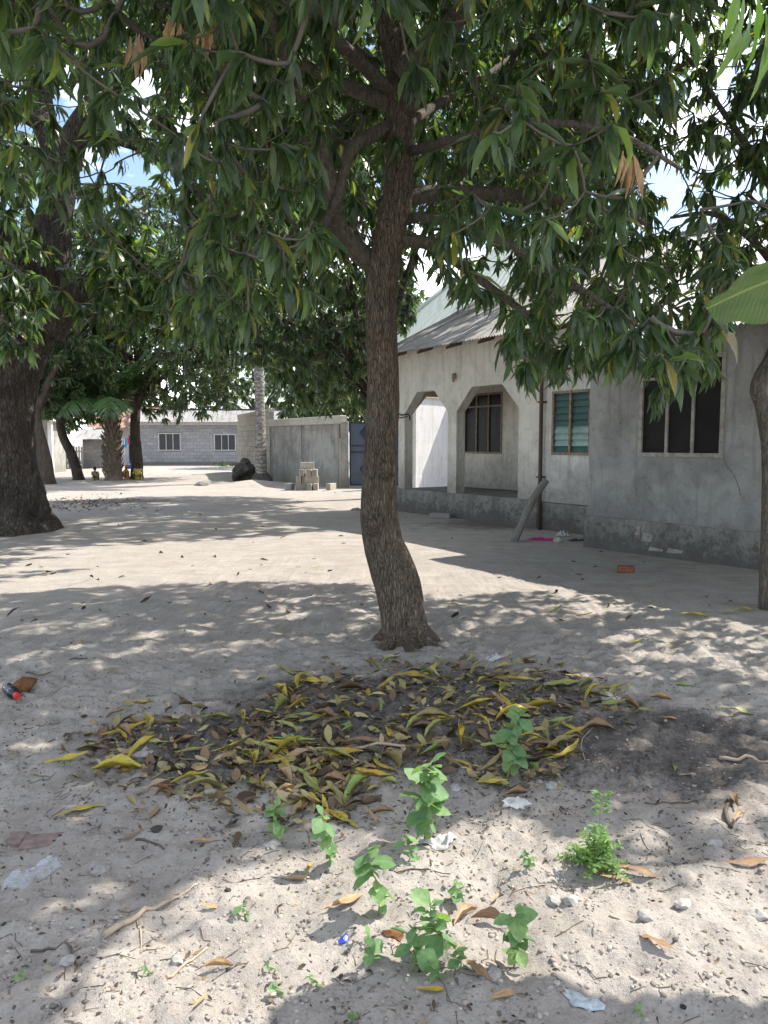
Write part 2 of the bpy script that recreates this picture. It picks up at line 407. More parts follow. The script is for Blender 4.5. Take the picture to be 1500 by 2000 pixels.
M['plinth'] = plaster('plinth_plaster', (0.27, 0.26, 0.245), (0.16, 0.155, 0.145), 0.25, 0.8, (0.10, 0.09, 0.08), 2)
M['boundary'] = plaster('boundary_plaster', (0.38, 0.37, 0.34), (0.22, 0.21, 0.19), 0.4, 0.7, (0.25, 0.23, 0.20))
M['bright_wall'] = plaster('bright_white_wall', (0.66, 0.65, 0.64), (0.55, 0.54, 0.53), None, 0.5)
M['stone'] = simple('grey_stone', (0.33, 0.31, 0.29), 0.9, 0.35, 14, 0.15, 0.4)
M['rock_dark'] = simple('dark_root', (0.075, 0.068, 0.062), 0.95, 0.5, 5, 0.1, 0.6)
M['log'] = bark('weathered_log', (0.15, 0.14, 0.125), (0.33, 0.32, 0.29), 25, 3, 0.6)
def block_mat(name, a, b):
    m = NT(name); v = m.coord(shift=True); n = m.noise(v, 9, 5, 0.65); g = m.noise(v, 70, 3)
    c = m.mix(m.rnd(), a, b); c = m.mix(m.ramp(n, [(0.4, 0.0), (0.72, 0.5)]), c, tuple(0.55*x for x in a))
    m.col(c); m.rough(0.95, 0.1); m.bump(m.math('ADD', n, m.math('MULTIPLY', g, 0.4)), 0.4, 0.01); return m.m
M['block_cream'] = block_mat('cream_block', (0.40, 0.37, 0.31), (0.50, 0.46, 0.40))
M['block_grey'] = block_mat('grey_block', (0.36, 0.36, 0.37), (0.47, 0.47, 0.48))
M['block_dark'] = block_mat('dark_block', (0.20, 0.19, 0.18), (0.29, 0.27, 0.25))
M['mortar'] = simple('mortar', (0.24, 0.235, 0.23), 0.95, 0.2, 12, 0.1)
M['mortar_dark'] = simple('dark_mortar', (0.17, 0.16, 0.15), 0.95, 0.2, 12, 0.1)
M['red_brick'] = simple('red_brick', (0.25, 0.095, 0.065), 0.92, 0.3, 22, 0.1, 0.4)
M['old_brick'] = simple('sunken_brick', (0.225, 0.165, 0.145), 0.95, 0.35, 18, 0.1, 0.5)
def roofmat(name, base, stain, streak):
    m = NT(name); v = m.coord(shift=True)
    n1 = m.noise(v, 1.1, 6, 0.65, 0.5); dr = m.noise(m.coord('Object', (7, 0.8, 0.8), True), 1.0, 6, 0.65); n2 = m.noise(v, 18, 4)
    c = m.mix(m.ramp(n1, [(0.42, 0.0), (0.66, 0.7)]), base, stain)
    c = m.mix(m.ramp(dr, [(0.50, 0.0), (0.64, 0.85)]), c, streak)
    c = m.mix(m.ramp(n2, [(0.55, 0.0), (0.7, 0.4)]), c, stain)
    m.col(c); m.rough(0.6, 0.4); m.b.inputs['Metallic'].default_value = 0.15; return m.m
M['roof_old'] = roofmat('weathered_roof_sheet', (0.32, 0.305, 0.28), (0.19, 0.175, 0.155), (0.055, 0.05, 0.042))
M['roof_new'] = roofmat('pale_roof_sheet', (0.50, 0.51, 0.53), (0.42, 0.42, 0.43), (0.36, 0.35, 0.34))
M['roof_green'] = roofmat('pale_green_roof_sheet', (0.34, 0.375, 0.33), (0.29, 0.32, 0.285), (0.25, 0.275, 0.24))
M['roof_red'] = roofmat('rust_roof_sheet', (0.30, 0.17, 0.13), (0.22, 0.13, 0.10), (0.13, 0.08, 0.07))
M['roof_far'] = roofmat('far_roof_sheet', (0.27, 0.27, 0.27), (0.20, 0.19, 0.18), (0.13, 0.11, 0.10))
M['timber'] = simple('old_timber', (0.17, 0.12, 0.08), 0.8, 0.4, 12)
M['frame'] = simple('weathered_window_frame', (0.30, 0.235, 0.17), 0.75, 0.45, 14)
M['grey_frame'] = simple('grey_window_frame', (0.34, 0.32, 0.29), 0.75, 0.35, 14)
M['pipe'] = simple('brown_pipe', (0.10, 0.065, 0.05), 0.5, 0.3, 6)
def glass(name, c, rough=0.08, spec=0.22):
    m = NT(name); n = m.noise(m.coord(), 3, 4); m.col(m.mix(n, c, tuple(0.6*x for x in c))); m.rough(m.ramp(n, [(0.3, rough), (0.8, rough+0.25)]), spec); return m.m
M['glass'] = glass('dark_pane', (0.008, 0.008, 0.008), 0.25); M['glass_teal'] = glass('teal_louvre', (0.10, 0.19, 0.175), 0.12)
M['mesh_pane'] = glass('screened_pane', (0.011, 0.010, 0.010), 0.5)
M['curtain'] = simple('pale_teal_curtain', (0.33, 0.47, 0.44), 0.8, 0.2, 5)
M['far_pane'] = glass('far_pane', (0.10, 0.10, 0.105), 0.3)
M['gate'] = simple('blue_gate_paint', (0.105, 0.13, 0.185), 0.45, 0.15, 4, 0.4)
M['gate_dark'] = simple('dark_blue_ornament', (0.045, 0.06, 0.10), 0.5, 0.2, 6)
M['white_paint'] = simple('white_paint', (0.72, 0.71, 0.69), 0.7, 0.1, 5)
M['ochre'] = simple('ochre_board', (0.36, 0.22, 0.07), 0.8, 0.3, 7)
M['ochre_light'] = simple('pale_strip', (0.60, 0.48, 0.25), 0.8, 0.2, 7)
def cloth(name, c): return simple(name, c, 0.85, 0.18, 9, 0.1)
M['skin'] = simple('dark_skin', (0.075, 0.042, 0.028), 0.55, 0.15, 6)
M['hair'] = simple('black_hair', (0.012, 0.011, 0.010), 0.8, 0.2, 20)
M['bottle'] = NT('dark_cola_bottle').col((0.012, 0.012, 0.016)).rough(0.15, 0.6).m
M['bottle_label'] = simple('bottle_label', (0.035, 0.04, 0.055), 0.4, 0.5, 20)
M['cap_red'] = simple('red_cap', (0.55, 0.035, 0.03), 0.4, 0.1)
M['coir'] = simple('coconut_husk', (0.175, 0.085, 0.04), 0.9, 0.45, 25, 0.1, 0.5)
M['stick_pale'] = simple('pale_stick', (0.42, 0.33, 0.24), 0.85, 0.25, 20)
M['stick_dark'] = simple('dark_stick', (0.11, 0.085, 0.065), 0.85, 0.3, 20)
M['paper'] = simple('dirty_white_paper', (0.47, 0.455, 0.435), 0.85, 0.35, 14)
M['pink'] = cloth('magenta_cloth', (0.42, 0.04, 0.19))
def bagm():
    m = NT('thin_plastic_bag'); m.col((0.72, 0.76, 0.82)); m.rough(0.25, 0.5)
    tp = m.n('ShaderNodeBsdfTransparent'); ms = m.n('ShaderNodeMixShader'); ms.inputs['Fac'].default_value = 0.78
    m.l(m.b.outputs['BSDF'], ms.inputs[1]); m.l(tp.outputs['BSDF'], ms.inputs[2]); m.l(ms.outputs['Shader'], m.out.inputs['Surface']); return m.m
M['bag'] = bagm()
M['plaster_patch'] = simple('exposed_patch', (0.33, 0.30, 0.265), 0.95, 0.3, 14, 0.1, 0.4)

# ================================================================== GROUND
def axis(lo, hi, f0, f1, step, g=1.09):
    a = list(np.arange(f0, f1, step)); s = step; x = f0; left = []
    while x > lo: s *= g; x -= s; left.append(x)
    s = step; x = a[-1]; right = []
    while x < hi: s *= g; x += s; right.append(x)
    return np.array(left[::-1]+a+right)
gx = axis(-500, 500, -2.5, 2.7, 0.017, 1.09); gy = axis(-300, 900, 1.6, 5.6, 0.017, 1.07)
GX, GY = np.meshgrid(gx, gy)
GV = np.stack([GX, GY, gz(GX, GY)], -1).reshape(-1, 3)
nx, ny = len(gx), len(gy)
ii = (np.arange(ny-1)[:, None]*nx + np.arange(nx-1)[None, :]).ravel()
GF = np.stack([ii, ii+1, ii+nx+1, ii+nx], -1)
tag(link('ground', np_mesh('ground', GV, GF, M['sand'])), kind='structure')

# ================================================================== HOUSE with arched porch
U = np.array([0.555, -0.832]); INW = np.array([0.832, 0.555])
P0 = gnd(778, 997)[:2]
def hs(px, w):            # distance along the facade where the pixel column meets the wall plane at depth w
    r = ray(px, 900); k = r[0]/r[1]
    c = P0 + INW*w        # (k t, t) = c + U s
    s = (k*c[1]-c[0])/(U[0]-k*U[1]); return s
def hz(px, py, w):
    s = hs(px, w); Y = (P0+INW*w+U*s)[1]; return at(px, py, Y)[2]
house = empty('house', (P0[0], P0[1], 0), math.atan2(U[1], U[0]))
tag(house, 'low house with arched porch, patched grey and white plaster and corrugated roof', 'house')
FL = 0.50
WR = -((np.array(gnd(1147, 1066)[:2])-P0) @ INW)   # how far the right wing stands forward
WR = max(0.9, WR)
SR = hs(1150, -WR); SE = SR+6.2
s_a0, s_a1, s_b0, s_b1 = hs(790, 0), hs(874, 0), hs(891, 0), hs(1012, 0)
s_p = hs(1053, 0)
def RZ(w): return 5.62 + 0.5*(w-4.0)
ZT, ZA, ZC = RZ(0)-0.06, 2.60, 2.14
c = ZA-ZC
poly = [(0, FL), (0, ZT), (s_p, ZT), (s_p, FL), (s_b1, FL), (s_b1, ZC), (s_b1-c, ZA), (s_b0+c, ZA), (s_b0, ZC), (s_b0, FL),
        (s_a1, FL), (s_a1, ZC), (s_a1-c, ZA), (s_a0+c, ZA), (s_a0, ZC), (s_a0, FL)]
MB().prism(poly, 0, 0.22).build('porch_arcade', M['porch_wall'], house)
PD = 1.65
MB().prism([(0.22, FL), (0.22, ZT), (PD, ZT+0.5), (PD, FL), (PD-0.12, FL), (PD-0.12, ZC), (PD-0.12-0.4, ZA-0.05), (0.62, ZA-0.05), (0.24, ZC), (0.24, FL)], 0.003, 0.2, 0).build('porch_side_arch', M['porch_wall'], house)
MB().box((-0.03, -0.035, -0.3), (s_p, PD, FL-0.002)).build('porch_floor', M['plinth'], house, bevel=0.012)
MB().box((0.2, 0.221, 3.02), (s_p, PD, 3.06)).build('porch_ceiling', M['timber'], house)

def wall_hole(s0, s1, z0, z1, w0, w1, holes):
    mb = MB(); x = s0
    for (a, b, lo, hi) in holes:
        mb.box((x, w0, z0), (a, w1, z1)); mb.box((a, w0, z0), (b, w1, lo)); mb.box((a, w0, hi), (b, w1, z1)); x = b
    mb.box((x, w0, z0), (s1, w1, z1)); return mb
def window(parent, s0, s1, z0, z1, w, cols, transom, fmat, pmat, fw=0.05, dep=0.07, out=-0.015, name='window'):
    mb = MB(); y0, y1 = w+out, w+out+dep
    mb.box((s0, y0, z0), (s1, y1, z0+fw)); mb.box((s0, y0, z1-fw), (s1, y1, z1))
    mb.box((s0, y0, z0+fw), (s0+fw, y1, z1-fw)); mb.box((s1-fw, y0, z0+fw), (s1, y1, z1-fw))
    fr = mb.build(name, fmat, parent, bevel=0.004)
    xs = np.linspace(s0+fw, s1-fw, cols+1); zs = [z0+fw] + ([transom] if transom else []) + [z1-fw]; g = 0.018
    for x in xs[1:-1]: MB().box((x-g, y0+0.006, z0+fw), (x+g, y1-0.01, z1-fw)).build('glazing_bar', fmat, fr)
    if transom: MB().box((s0+fw, y0+0.003, transom-g), (s1-fw, y1-0.013, transom+g)).build('transom', fmat, fr)
    for k in range(cols):
        for q in range(len(zs)-1):
            a, b = xs[k]+(g if k else 0), xs[k+1]-(g if k < cols-1 else 0)
            lo, hi = zs[q]+(g if q else 0), zs[q+1]-(g if q < len(zs)-2 else 0)
            MB().box((a, y0+0.035, lo), (b, y0+0.041, hi)).build('pane', pmat, fr)
    return fr
# back wall of the porch with its window
w0_, w1_ = hs(905, PD), hs(980, PD); zs0, zs1 = hz(940, 886, PD), hz(940, 768, PD)
wall_hole(0.003, s_p, FL, RZ(PD)-0.06, PD+0.001, PD+0.2, [(w0_, w1_, zs0, zs1)]).build('porch_back_wall', M['porch_wall'], house)
window(house, w0_, w1_, zs0, zs1, PD, 3, hz(940, 794, PD), M['frame'], M['glass'], 0.045)
# middle bay, whitewashed
a, b = hs(1077, 0), hs(1153, 0); z0, z1 = hz(1115, 889, 0), hz(1115, 762, 0)
wall_hole(s_p, SR+0.2, FL-0.02, ZT, 0.002, 0.2, [(a, b, z0, z1)]).build('whitewashed_wall', M['white_wall'], house)
MB().box((s_p, -0.03, -0.3), (SR+0.05, 0.1, FL-0.03)).build('plinth', M['plinth'], house, bevel=0.01)
fr = MB(); fwm = 0.045
fr.box((a, -0.02, z0), (b, 0.06, z0+fwm)).box((a, -0.02, z1-fwm), (b, 0.06, z1)).box((a, -0.02, z0+fwm), (a+fwm, 0.06, z1-fwm)).box((b-fwm, -0.02, z0+fwm), (b, 0.06, z1-fwm))
mw = fr.build('window', M['frame'], house, bevel=0.004); mw['label'] = 'louvred window with teal glass slats'
xm = (a+b)/2-0.02
MB().box((xm-0.022, -0.014, z0+fwm), (xm+0.022, 0.05, z1-fwm)).build('glazing_bar', M['frame'], mw)
nl = 9
for k in range(nl):
    for (q0, q1) in ((a+fwm, xm-0.022), (xm+0.022, b-fwm)):
        zc = z0+fwm+(k+0.5)*(z1-z0-2*fwm)/nl; hh = (z1-z0-2*fwm)/nl*0.52
        MB().add([(q0, 0.02, zc-hh), (q1, 0.02, zc-hh), (q1, 0.052, zc+hh), (q0, 0.052, zc+hh), (q0, 0.026, zc-hh), (q1, 0.026, zc-hh), (q1, 0.058, zc+hh), (q0, 0.058, zc+hh)],
                 [(0,1,2,3),(4,7,6,5),(0,4,5,1),(1,5,6,2),(2,6,7,3),(3,7,4,0)]).build('louvre_slat', M['glass_teal'] if k > 3 else M['curtain'] if k in (1, 2, 3) else M['glass_teal'], mw)
# grey right wing, standing forward
W1 = -WR
a, b = hs(1246, W1), hs(1412, W1); z0 = hz(1330, 893, W1); zt = hz(1408, 729, W1); z1 = zt+0.26
wall_hole(SR, SE, 0.44, RZ(W1)-0.05, W1, W1+0.2, [(a, b, z0, z1)]).build('grey_wall', M['grey_wall'], house)
MB().box((SR+0.002, W1+0.2, 0.44), (SR+0.2, 0.0, RZ(W1)-0.05)).build('return_wall', M['grey_wall'], house)
MB().box((SR-0.035, W1-0.045, -0.3), (SE, 0.0, 0.455)).build('plinth', M['plinth'], house, bevel=0.012)
gw = window(house, a, b, z0, z1, W1, 3, zt, M['grey_frame'], M['mesh_pane'], 0.055)
gw['label'] = 'wide window with grey timber frame and dark insect screen'
# crack below the window corner and the broken patch of plinth
pts = [(1413, 896), (1421, 912), (1434, 925), (1440, 938), (1447, 956), (1449, 968)]
mb = MB()
for (p, q) in zip(pts[:-1], pts[1:]):
    s0, zz0, s1, zz1 = hs(p[0], W1), hz(p[0], p[1], W1), hs(q[0], W1), hz(q[0], q[1], W1); t = 0.004
    mb.add([(s0-t, W1-0.003, zz0), (s0+t, W1-0.003, zz0), (s1+t, W1-0.003, zz1), (s1-t, W1-0.003, zz1)], [(0, 1, 2, 3)])
mb.build('crack', M['timber'], house)
for k, (x0, y0, x1, y1) in enumerate([(1249, 1027, 1260, 1046), (1261, 1040, 1284, 1058), (1262, 1022, 1270, 1036), (1276, 1068, 1306, 1076), (1312, 1070, 1345, 1080)]):
    s0, s1 = hs(x0, W1), hs(x1, W1); zz1, zz0 = hz(x0, y0, W1-0.05), hz(x0, y1, W1-0.05)
    MB().prism([(s0, zz0), (s1-0.02, zz0+0.01), (s1, zz1-0.02), (s0+0.03, zz1)], W1-0.056, W1-0.03).build('exposed_block', M['plaster_patch'], house, bevel=0.004)
# rear and end walls
MB().box((0.004, 8.0, -0.3), (SE, 8.2, 3.55)).build('rear_wall', M['grey_wall'], house)
MB().prism([(PD+0.2, -0.3), (8.0, -0.3), (8.0, 3.5), (4.0, 5.5), (PD+0.2, RZ(PD+0.2)-0.06)], 0.004, 0.2, 0).build('gable_wall', M['porch_wall'], house)
MB().prism([(W1+0.2, -0.3), (8.0, -0.3), (8.0, 3.5), (4.0, 5.5), (W1+0.2, RZ(W1+0.2)-0.06)], SE-0.2, SE-0.002, 0).build('gable_wall', M['grey_wall'], house)
# corrugated roof, sheet by sheet
def sheet_mesh(wid, length, amp=0.014, pitch=0.076, ny=5):
    n = int(wid/pitch*6); x = np.linspace(0, wid, n+1); y = np.linspace(0, length, ny)
    X, Y = np.meshgrid(x, y); Z = amp*np.cos(2*np.pi*X/pitch)
    V = np.stack([X, Y, Z], -1).reshape(-1, 3); m = n+1
    i = (np.arange(ny-1)[:, None]*m+np.arange(n)[None, :]).ravel()
    return np_mesh('roof_sheet', V, np.stack([i, i+1, i+m+1, i+m], -1))
PW = 0.076*10
slope = math.atan(0.5); sl = math.cos(slope)
def roof_run(parent, s0, s1, w_e, w_r, zr, mat, dirn=1, courses=2, seed=0):
    L_ = (abs(w_r-w_e)/sl)/courses + 0.12; me = sheet_mesh(PW+0.06, L_); me.materials.append(mat)
    r = random.Random(seed); n = max(1, int((s1-s0)/PW+0.5))
    for k in range(n):
        for q in range(courses):
            o = link('roof_sheet', me, parent)
            d = q*(abs(w_r-w_e)/sl)/courses
            ze = zr-abs(w_r-w_e)*0.5
            o.rotation_euler = (slope+r.uniform(-.004, .004), 0, 0 if dirn == 1 else math.pi)
            sx = s0+k*PW if dirn == 1 else s0+(k+1)*PW
            o.location = (sx, w_e+dirn*d*math.cos(slope), ze+d*math.sin(slope)+0.010*q+0.006*(k % 2)+r.uniform(0, .008))
roof_run(house, -0.38, SR-0.35, -0.45, 4.02, 5.64, M['roof_old'], seed=1)
n_l = max(1, int((SR-0.35+0.38)/PW+0.5))
roof_run(house, -0.38+n_l*PW, SE+0.3, W1-0.5, 4.02, 5.64, M['roof_new'], seed=2)
roof_run(house, -0.38, SE+0.3, 8.5, 3.98, 5.64, M['roof_new'], dirn=-1, courses=2, seed=3)
MB().prism([(-0.16, -0.09), (0, 0.02), (0.16, -0.09), (0.15, -0.10), (0, 0.005), (-0.15, -0.10)], -0.4, SE+0.3, 0).build('ridge_cap', M['roof_new'], house, (0, 4.0, 5.69))
for sx in np.arange(0.25, s_p+1.5, 0.95):
    MB().prism([(-0.38, RZ(-0.38)-0.05), (0.22, RZ(0.22)-0.05), (0.22, RZ(0.22)-0.17), (-0.05, RZ(-0.05)-0.17), (-0.38, RZ(-0.38)-0.10)], sx, sx+0.05, 0).build('rafter', M['timber'], house)
MB().prism([(-0.44, RZ(-0.44)-0.035), (4.0, RZ(4.0)-0.035), (4.0, RZ(4.0)-0.16), (-0.44, RZ(-0.44)-0.14)], -0.35, -0.32, 0).build('verge_board', M['timber'], house)
# small lamp fitting over the arches, downpipe
ls, lz = hs(888, 0), hz(888, 735, 0)
MB().box((ls-0.04, -0.07, lz-0.06), (ls+0.04, 0, lz+0.06)).tube([(ls, -0.05, lz-0.05), (ls, -0.06, lz-0.11)], [0.025, 0.03], 8).build('wall_lamp', M['frame'], house, bevel=0.01)
ps = hs(1056, -0.08)
MB().tube([(ps, -0.16, RZ(-0.3)-0.1), (ps, -0.13, 3.0), (ps, -0.09, 2.7), (ps, -0.085, 1.0), (ps+0.02, -0.10, -0.05)], [0.035]*5, 10).build('downpipe', M['pipe'], house)
for zz in (2.2, 0.9): MB().box((ps-0.05, -0.13, zz), (ps+0.05, 0, zz+0.03)).build('pipe_clamp', M['pipe'], house)
# wire bundle hanging at the porch corner
MB().tube(spline([(0.05, -0.02, 2.16), (0.2, -0.06, 2.12), (0.45, -0.05, 2.13), (0.5, -0.04, 2.0)], 12), 0.014, 6).tube(spline([(0.0, -0.03, 2.1), (0.2, -0.08, 2.06), (0.42, -0.05, 2.09)], 10), 0.01, 6).build('cable_bundle', M['hair'], house)

# ================================================================== pale green-roofed house behind
nb = empty('neighbour_house', (5.0, 30.5, 0), R(-20))
tag(nb, 'tall house with pale green metal hip roof rising behind the porch', 'house')
MB().box((-3.9, -2.8, -0.3), (6.6, 5, 4.72)).build('wall', M['bright_wall'], nb)
ev, rg = 4.75, 9.6
def quad_sheet(name, pts, mat, parent, nrib=14):
    mb = MB(); p = [np.array(q, float) for q in pts]
    n = nrib*4
    V = []; nrm = np.cross(p[1]-p[0], p[3]-p[0]); nrm /= np.linalg.norm(nrm)
    for j in range(3):
        for i in range(n+1):
            u, v = i/n, j/2
            q = (p[0]*(1-u)+p[1]*u)*(1-v)+(p[3]*(1-u)+p[2]*u)*v
            V.append(q+nrm*0.018*(1 if i % 4 < 2 else 0))
    F = [(j*(n+1)+i, j*(n+1)+i+1, (j+1)*(n+1)+i+1, (j+1)*(n+1)+i) for j in range(2) for i in range(n)]
    mb.add(V, F); return mb.build(name, mat, parent)
quad_sheet('roof_slope', [(-4.8, -3.6, ev), (7.6, -3.6, ev), (3.4, 1, rg), (-0.6, 1, rg)], M['roof_green'], nb, 40)
quad_sheet('roof_slope', [(-4.8, 5.6, ev), (-4.8, -3.6, ev), (-0.6, 1, rg), (-0.6, 1.01, rg)], M['roof_green'], nb, 26)
quad_sheet('roof_slope', [(7.6, -3.6, ev), (7.6, 5.6, ev), (3.4, 1.01, rg), (3.4, 1, rg)], M['roof_green'], nb, 26)
quad_sheet('roof_slope', [(7.6, 5.6, ev), (-4.8, 5.6, ev), (-0.6, 1, rg), (3.4, 1, rg)], M['roof_green'], nb, 40)
for q in ([(-4.8, -3.6, ev), (-0.6, 1, rg)], [(-0.6, 1, rg), (3.4, 1, rg)], [(7.6, -3.6, ev), (3.4, 1, rg)]):
    MB().tube([np.array(q[0])+[0, 0, 0.03], np.array(q[1])+[0, 0, 0.03]], 0.09, 6).build('ridge_cap', M['roof_green'], nb)

# ================================================================== boundary walls, gate
def along(name, a, b):
    a = np.array(a[:2]); b = np.array(b[:2]); d = b-a
    return empty(name, (a[0], a[1], 0), math.atan2(d[1], d[0])), float(np.linalg.norm(d))
def block_mesh(l=0.44, t=0.20, h=0.218):
    me = bpy.data.meshes.new('block'); bm = bmesh.new(); bmesh.ops.create_cube(bm, size=1.0)
    for v in bm.verts: v.co = Vector((v.co.x*l, v.co.y*t, v.co.z*h))
    bmesh.ops.bevel(bm, geom=bm.edges[:], offset=0.008, segments=1, affect='EDGES')
    bm.to_mesh(me); bm.free(); return me
BLK = {k: block_mesh() for k in ('block_cream', 'block_grey', 'block_dark')}
for k, me in BLK.items(): me.materials.append(M[k])
def block_wall(root, length, rows, bm_name, mortar, thick=0.2, z0=0.0, holes=(), top=None, x0=0.0):
    me = BLK[bm_name]; r = random.Random(len(root.name)*7+rows)
    core = MB(); xs = x0
    hl = sorted(holes); ztop = z0+rows*0.23
    for (a, b, lo, hi) in hl:
        core.box((xs, -thick/2+0.012, z0-0.3), (a, thick/2-0.012, ztop)); core.box((a, -thick/2+0.012, z0-0.3), (b, thick/2-0.012, lo)); core.box((a, -thick/2+0.012, hi), (b, thick/2-0.012, ztop)); xs = b
    core.box((xs, -thick/2+0.012, z0-0.3), (x0+length, thick/2-0.012, ztop)); core.build('mortar_core', M[mortar], root)
    for j in range(rows):
        x = x0-(0.225 if j % 2 else 0.0)
        while x < x0+length-0.05:
            segs = [(max(x, x0)+0.005, min(x+0.44, x0+length))]
            zc = z0+j*0.23+0.115
            for (a, b, lo, hi) in hl:
                if lo-0.05 < zc < hi+0.05:
                    ns = []
                    for (p, q) in segs:
                        if q <= a or p >= b: ns.append((p, q))
                        else:
                            if p < a-0.06: ns.append((p, a))
                            if q > b+0.06: ns.append((b, q))
                    segs = ns
            for (p, q) in segs:
                if q-p < 0.07: continue
                o = link('block', me, root); o.location = ((p+q)/2, r.uniform(-.006, .006), zc); o.scale = ((q-p)/0.44, 1, 1)
            x += 0.45
G0, G1, G2 = gnd(667, 952), gnd(534, 939), gnd(471, 926)
bw, Lb = along('boundary_wall', G0, G1)
tag(bw, 'stained grey rendered yard wall with dark pilasters beside the blue gate', 'wall')
hb = at(600, 816, (G0[1]+G1[1])/2)[2]
npan = 2
for k in range(npan):
    x0, x1 = k*Lb/npan+0.12, (k+1)*Lb/npan-0.12
    MB().box((x0, -0.07, -0.3), (x1, 0.07, hb-0.28)).build('panel', M['boundary'], bw)
for k in range(npan+1): MB().box((k*Lb/npan-0.12, -0.05, -0.3), (k*Lb/npan+0.12, 0.05, hb-0.28)).build('pilaster', M['plinth'] if k else M['boundary'], bw)
MB().box((-0.15, -0.13, hb-0.28), (Lb+0.15, 0.13, hb)).build('ring_beam', M['block_cream'], bw, bevel=0.02)
bb, Lc = along('block_wall', G1, G2); tag(bb, 'cream concrete block yard wall between the palm and the rendered wall', 'wall')
hc = at(471, 808, G2[1])[2]
rows = int(hc/0.23); block_wall(bb, Lc, rows, 'block_cream', 'mortar', x0=0.18)
MB().box((0.15, -0.12, rows*0.23), (Lc+0.2, 0.12, rows*0.23+0.14)).build('coping', M['block_cream'], bb, bevel=0.015)
# gate pillar + double gate
gpl = gnd(674, 952); gate_w = 2.5
hg = at(680, 824, gpl[1])[2]
pil = empty('gate_pillar', (gpl[0], gpl[1], 0)); tag(pil, 'rough pale concrete pillar between yard wall and blue gate', 'pillar')
MB().box((-0.14, -0.16, -0.3), (0.12, 0.16, hg+0.02)).build('shaft', M['boundary'], pil, bevel=0.015)
MB().box((-0.19, -0.10, hg-0.55), (-0.141, -0.02, hg+0.12)).build('timber_strip', M['red_brick'], pil)
gate = empty('gate', (gpl[0]+0.14, gpl[1]+0.02, 0), R(4)); tag(gate, 'blue sheet metal double gate with embossed diamond ornaments', 'gate')
lw = gate_w/2
for k in range(2):
    x0 = k*lw+0.01; x1 = (k+1)*lw-0.01
    leaf = MB().box((x0, -0.01, 0.06), (x1, 0.01, hg)).build('gate_leaf', M['gate'], gate)
    fb = MB()
    for (p, q) in ((0.06, 0.12), (1.18, 1.23), (1.40, 1.45), (hg-0.06, hg)): fb.box((x0, -0.035, p), (x1, -0.011, q))
    fb.box((x0, -0.034, 0.12), (x0+0.05, -0.0115, hg-0.06)); fb.box((x1-0.05, -0.034, 0.12), (x1, -0.0115, hg-0.06))
    fb.build('frame', M['gate_dark'], leaf)
    for zc in (0.62, 1.86):
        xc = (x0+x1)/2-0.06
        for rr in (0.24, 0.13):
            mb = MB()
            for i in range(4):
                p, q = [(xc+rr*0.78*math.cos(t), zc+rr*math.sin(t)) for t in (i*math.pi/2, (i+1)*math.pi/2)]
                mb.tube([(p[0], -0.03, p[1]), (q[0], -0.03, q[1])], 0.018, 6)
            mb.build('diamond_ornament', M['gate_dark'], leaf)
# sunlit white wall glimpsed through the porch
wa = at(812, 940, 25.0); wd = np.array([0.62, 0.785])
ww = empty('white_yard_wall', (wa[0], wa[1], 0), math.atan2(wd[1], wd[0])); tag(ww, 'bright white wall in sun seen through the porch arch', 'wall')
MB().box((0, 0, -0.3), (5.0, 0.18, 3.0)).build('wall_face', M['bright_wall'], ww)
MB().box((-0.06, -0.04, -0.3), (5.0, 0.22, 0.42)).build('footing', M['bright_wall'], ww)
MB().box((-0.1, -0.08, 3.0), (5.0, 0.26, 3.08)).build('coping', M['ochre_light'], ww)

# concrete blocks standing by the wall
def loose_block():
    r_ = empty('concrete_block'); mb = MB().box((-0.225, -0.075, 0), (0.225, 0.075, 0.225)); mb.build('body', M['block_cream'], r_, bevel=0.008)
    for k in range(4): MB().box((-0.2252-0.001, -0.055+k*0.03, 0.004), (-0.2235-0.003, -0.045+k*0.03, 0.221)).build('groove', M['mortar_dark'], r_)
    return r_
blk0 = loose_block(); first = [True]
def put_block(x, y, z, rz, label):
    o = blk0 if first[0] else copy_tree(blk0); first[0] = False
    o.location = (x, y, z); o.rotation_euler = (0, 0, rz); tag(o, label, 'block', 'loose concrete blocks by the yard wall')
bp = gnd(598, 957); k0 = 0.36
zb = g1(bp[0], bp[1])
LB = 'cream concrete block in the small stack before the yard wall'
for dx, dy, lv, rz in [(-0.12, 0.10, 0, 0.1), (-0.12, 0.28, 0, 0.1), (0.14, -0.05, 0, 1.5), (0.32, 0.0, 0, 1.6), (0.18, 0.05, 1, 0.05), (-0.22, 0.15, 1, 1.5), (-0.05, 0.22, 1, 1.55), (-0.12, 0.12, 2, 1.52), (0.12, 0.12, 2, 1.5), (0.28, 0.12, 2, 1.6), (0.03, 0.14, 3, 0.1)]:
    put_block(bp[0]+dx, bp[1]+dy, zb-0.005+lv*0.226, rz, LB if lv < 3 else 'cream concrete block on top of the small stack')
for px, py, rz, lb in ((566, 957, 1.3, 'single cream concrete block standing between the palm and the block stack'), (647, 957, 1.2, 'single cream concrete block standing by the gate pillar')):
    p = gp(px, py); put_block(p[0], p[1], p[2]-0.01, rz, lb)

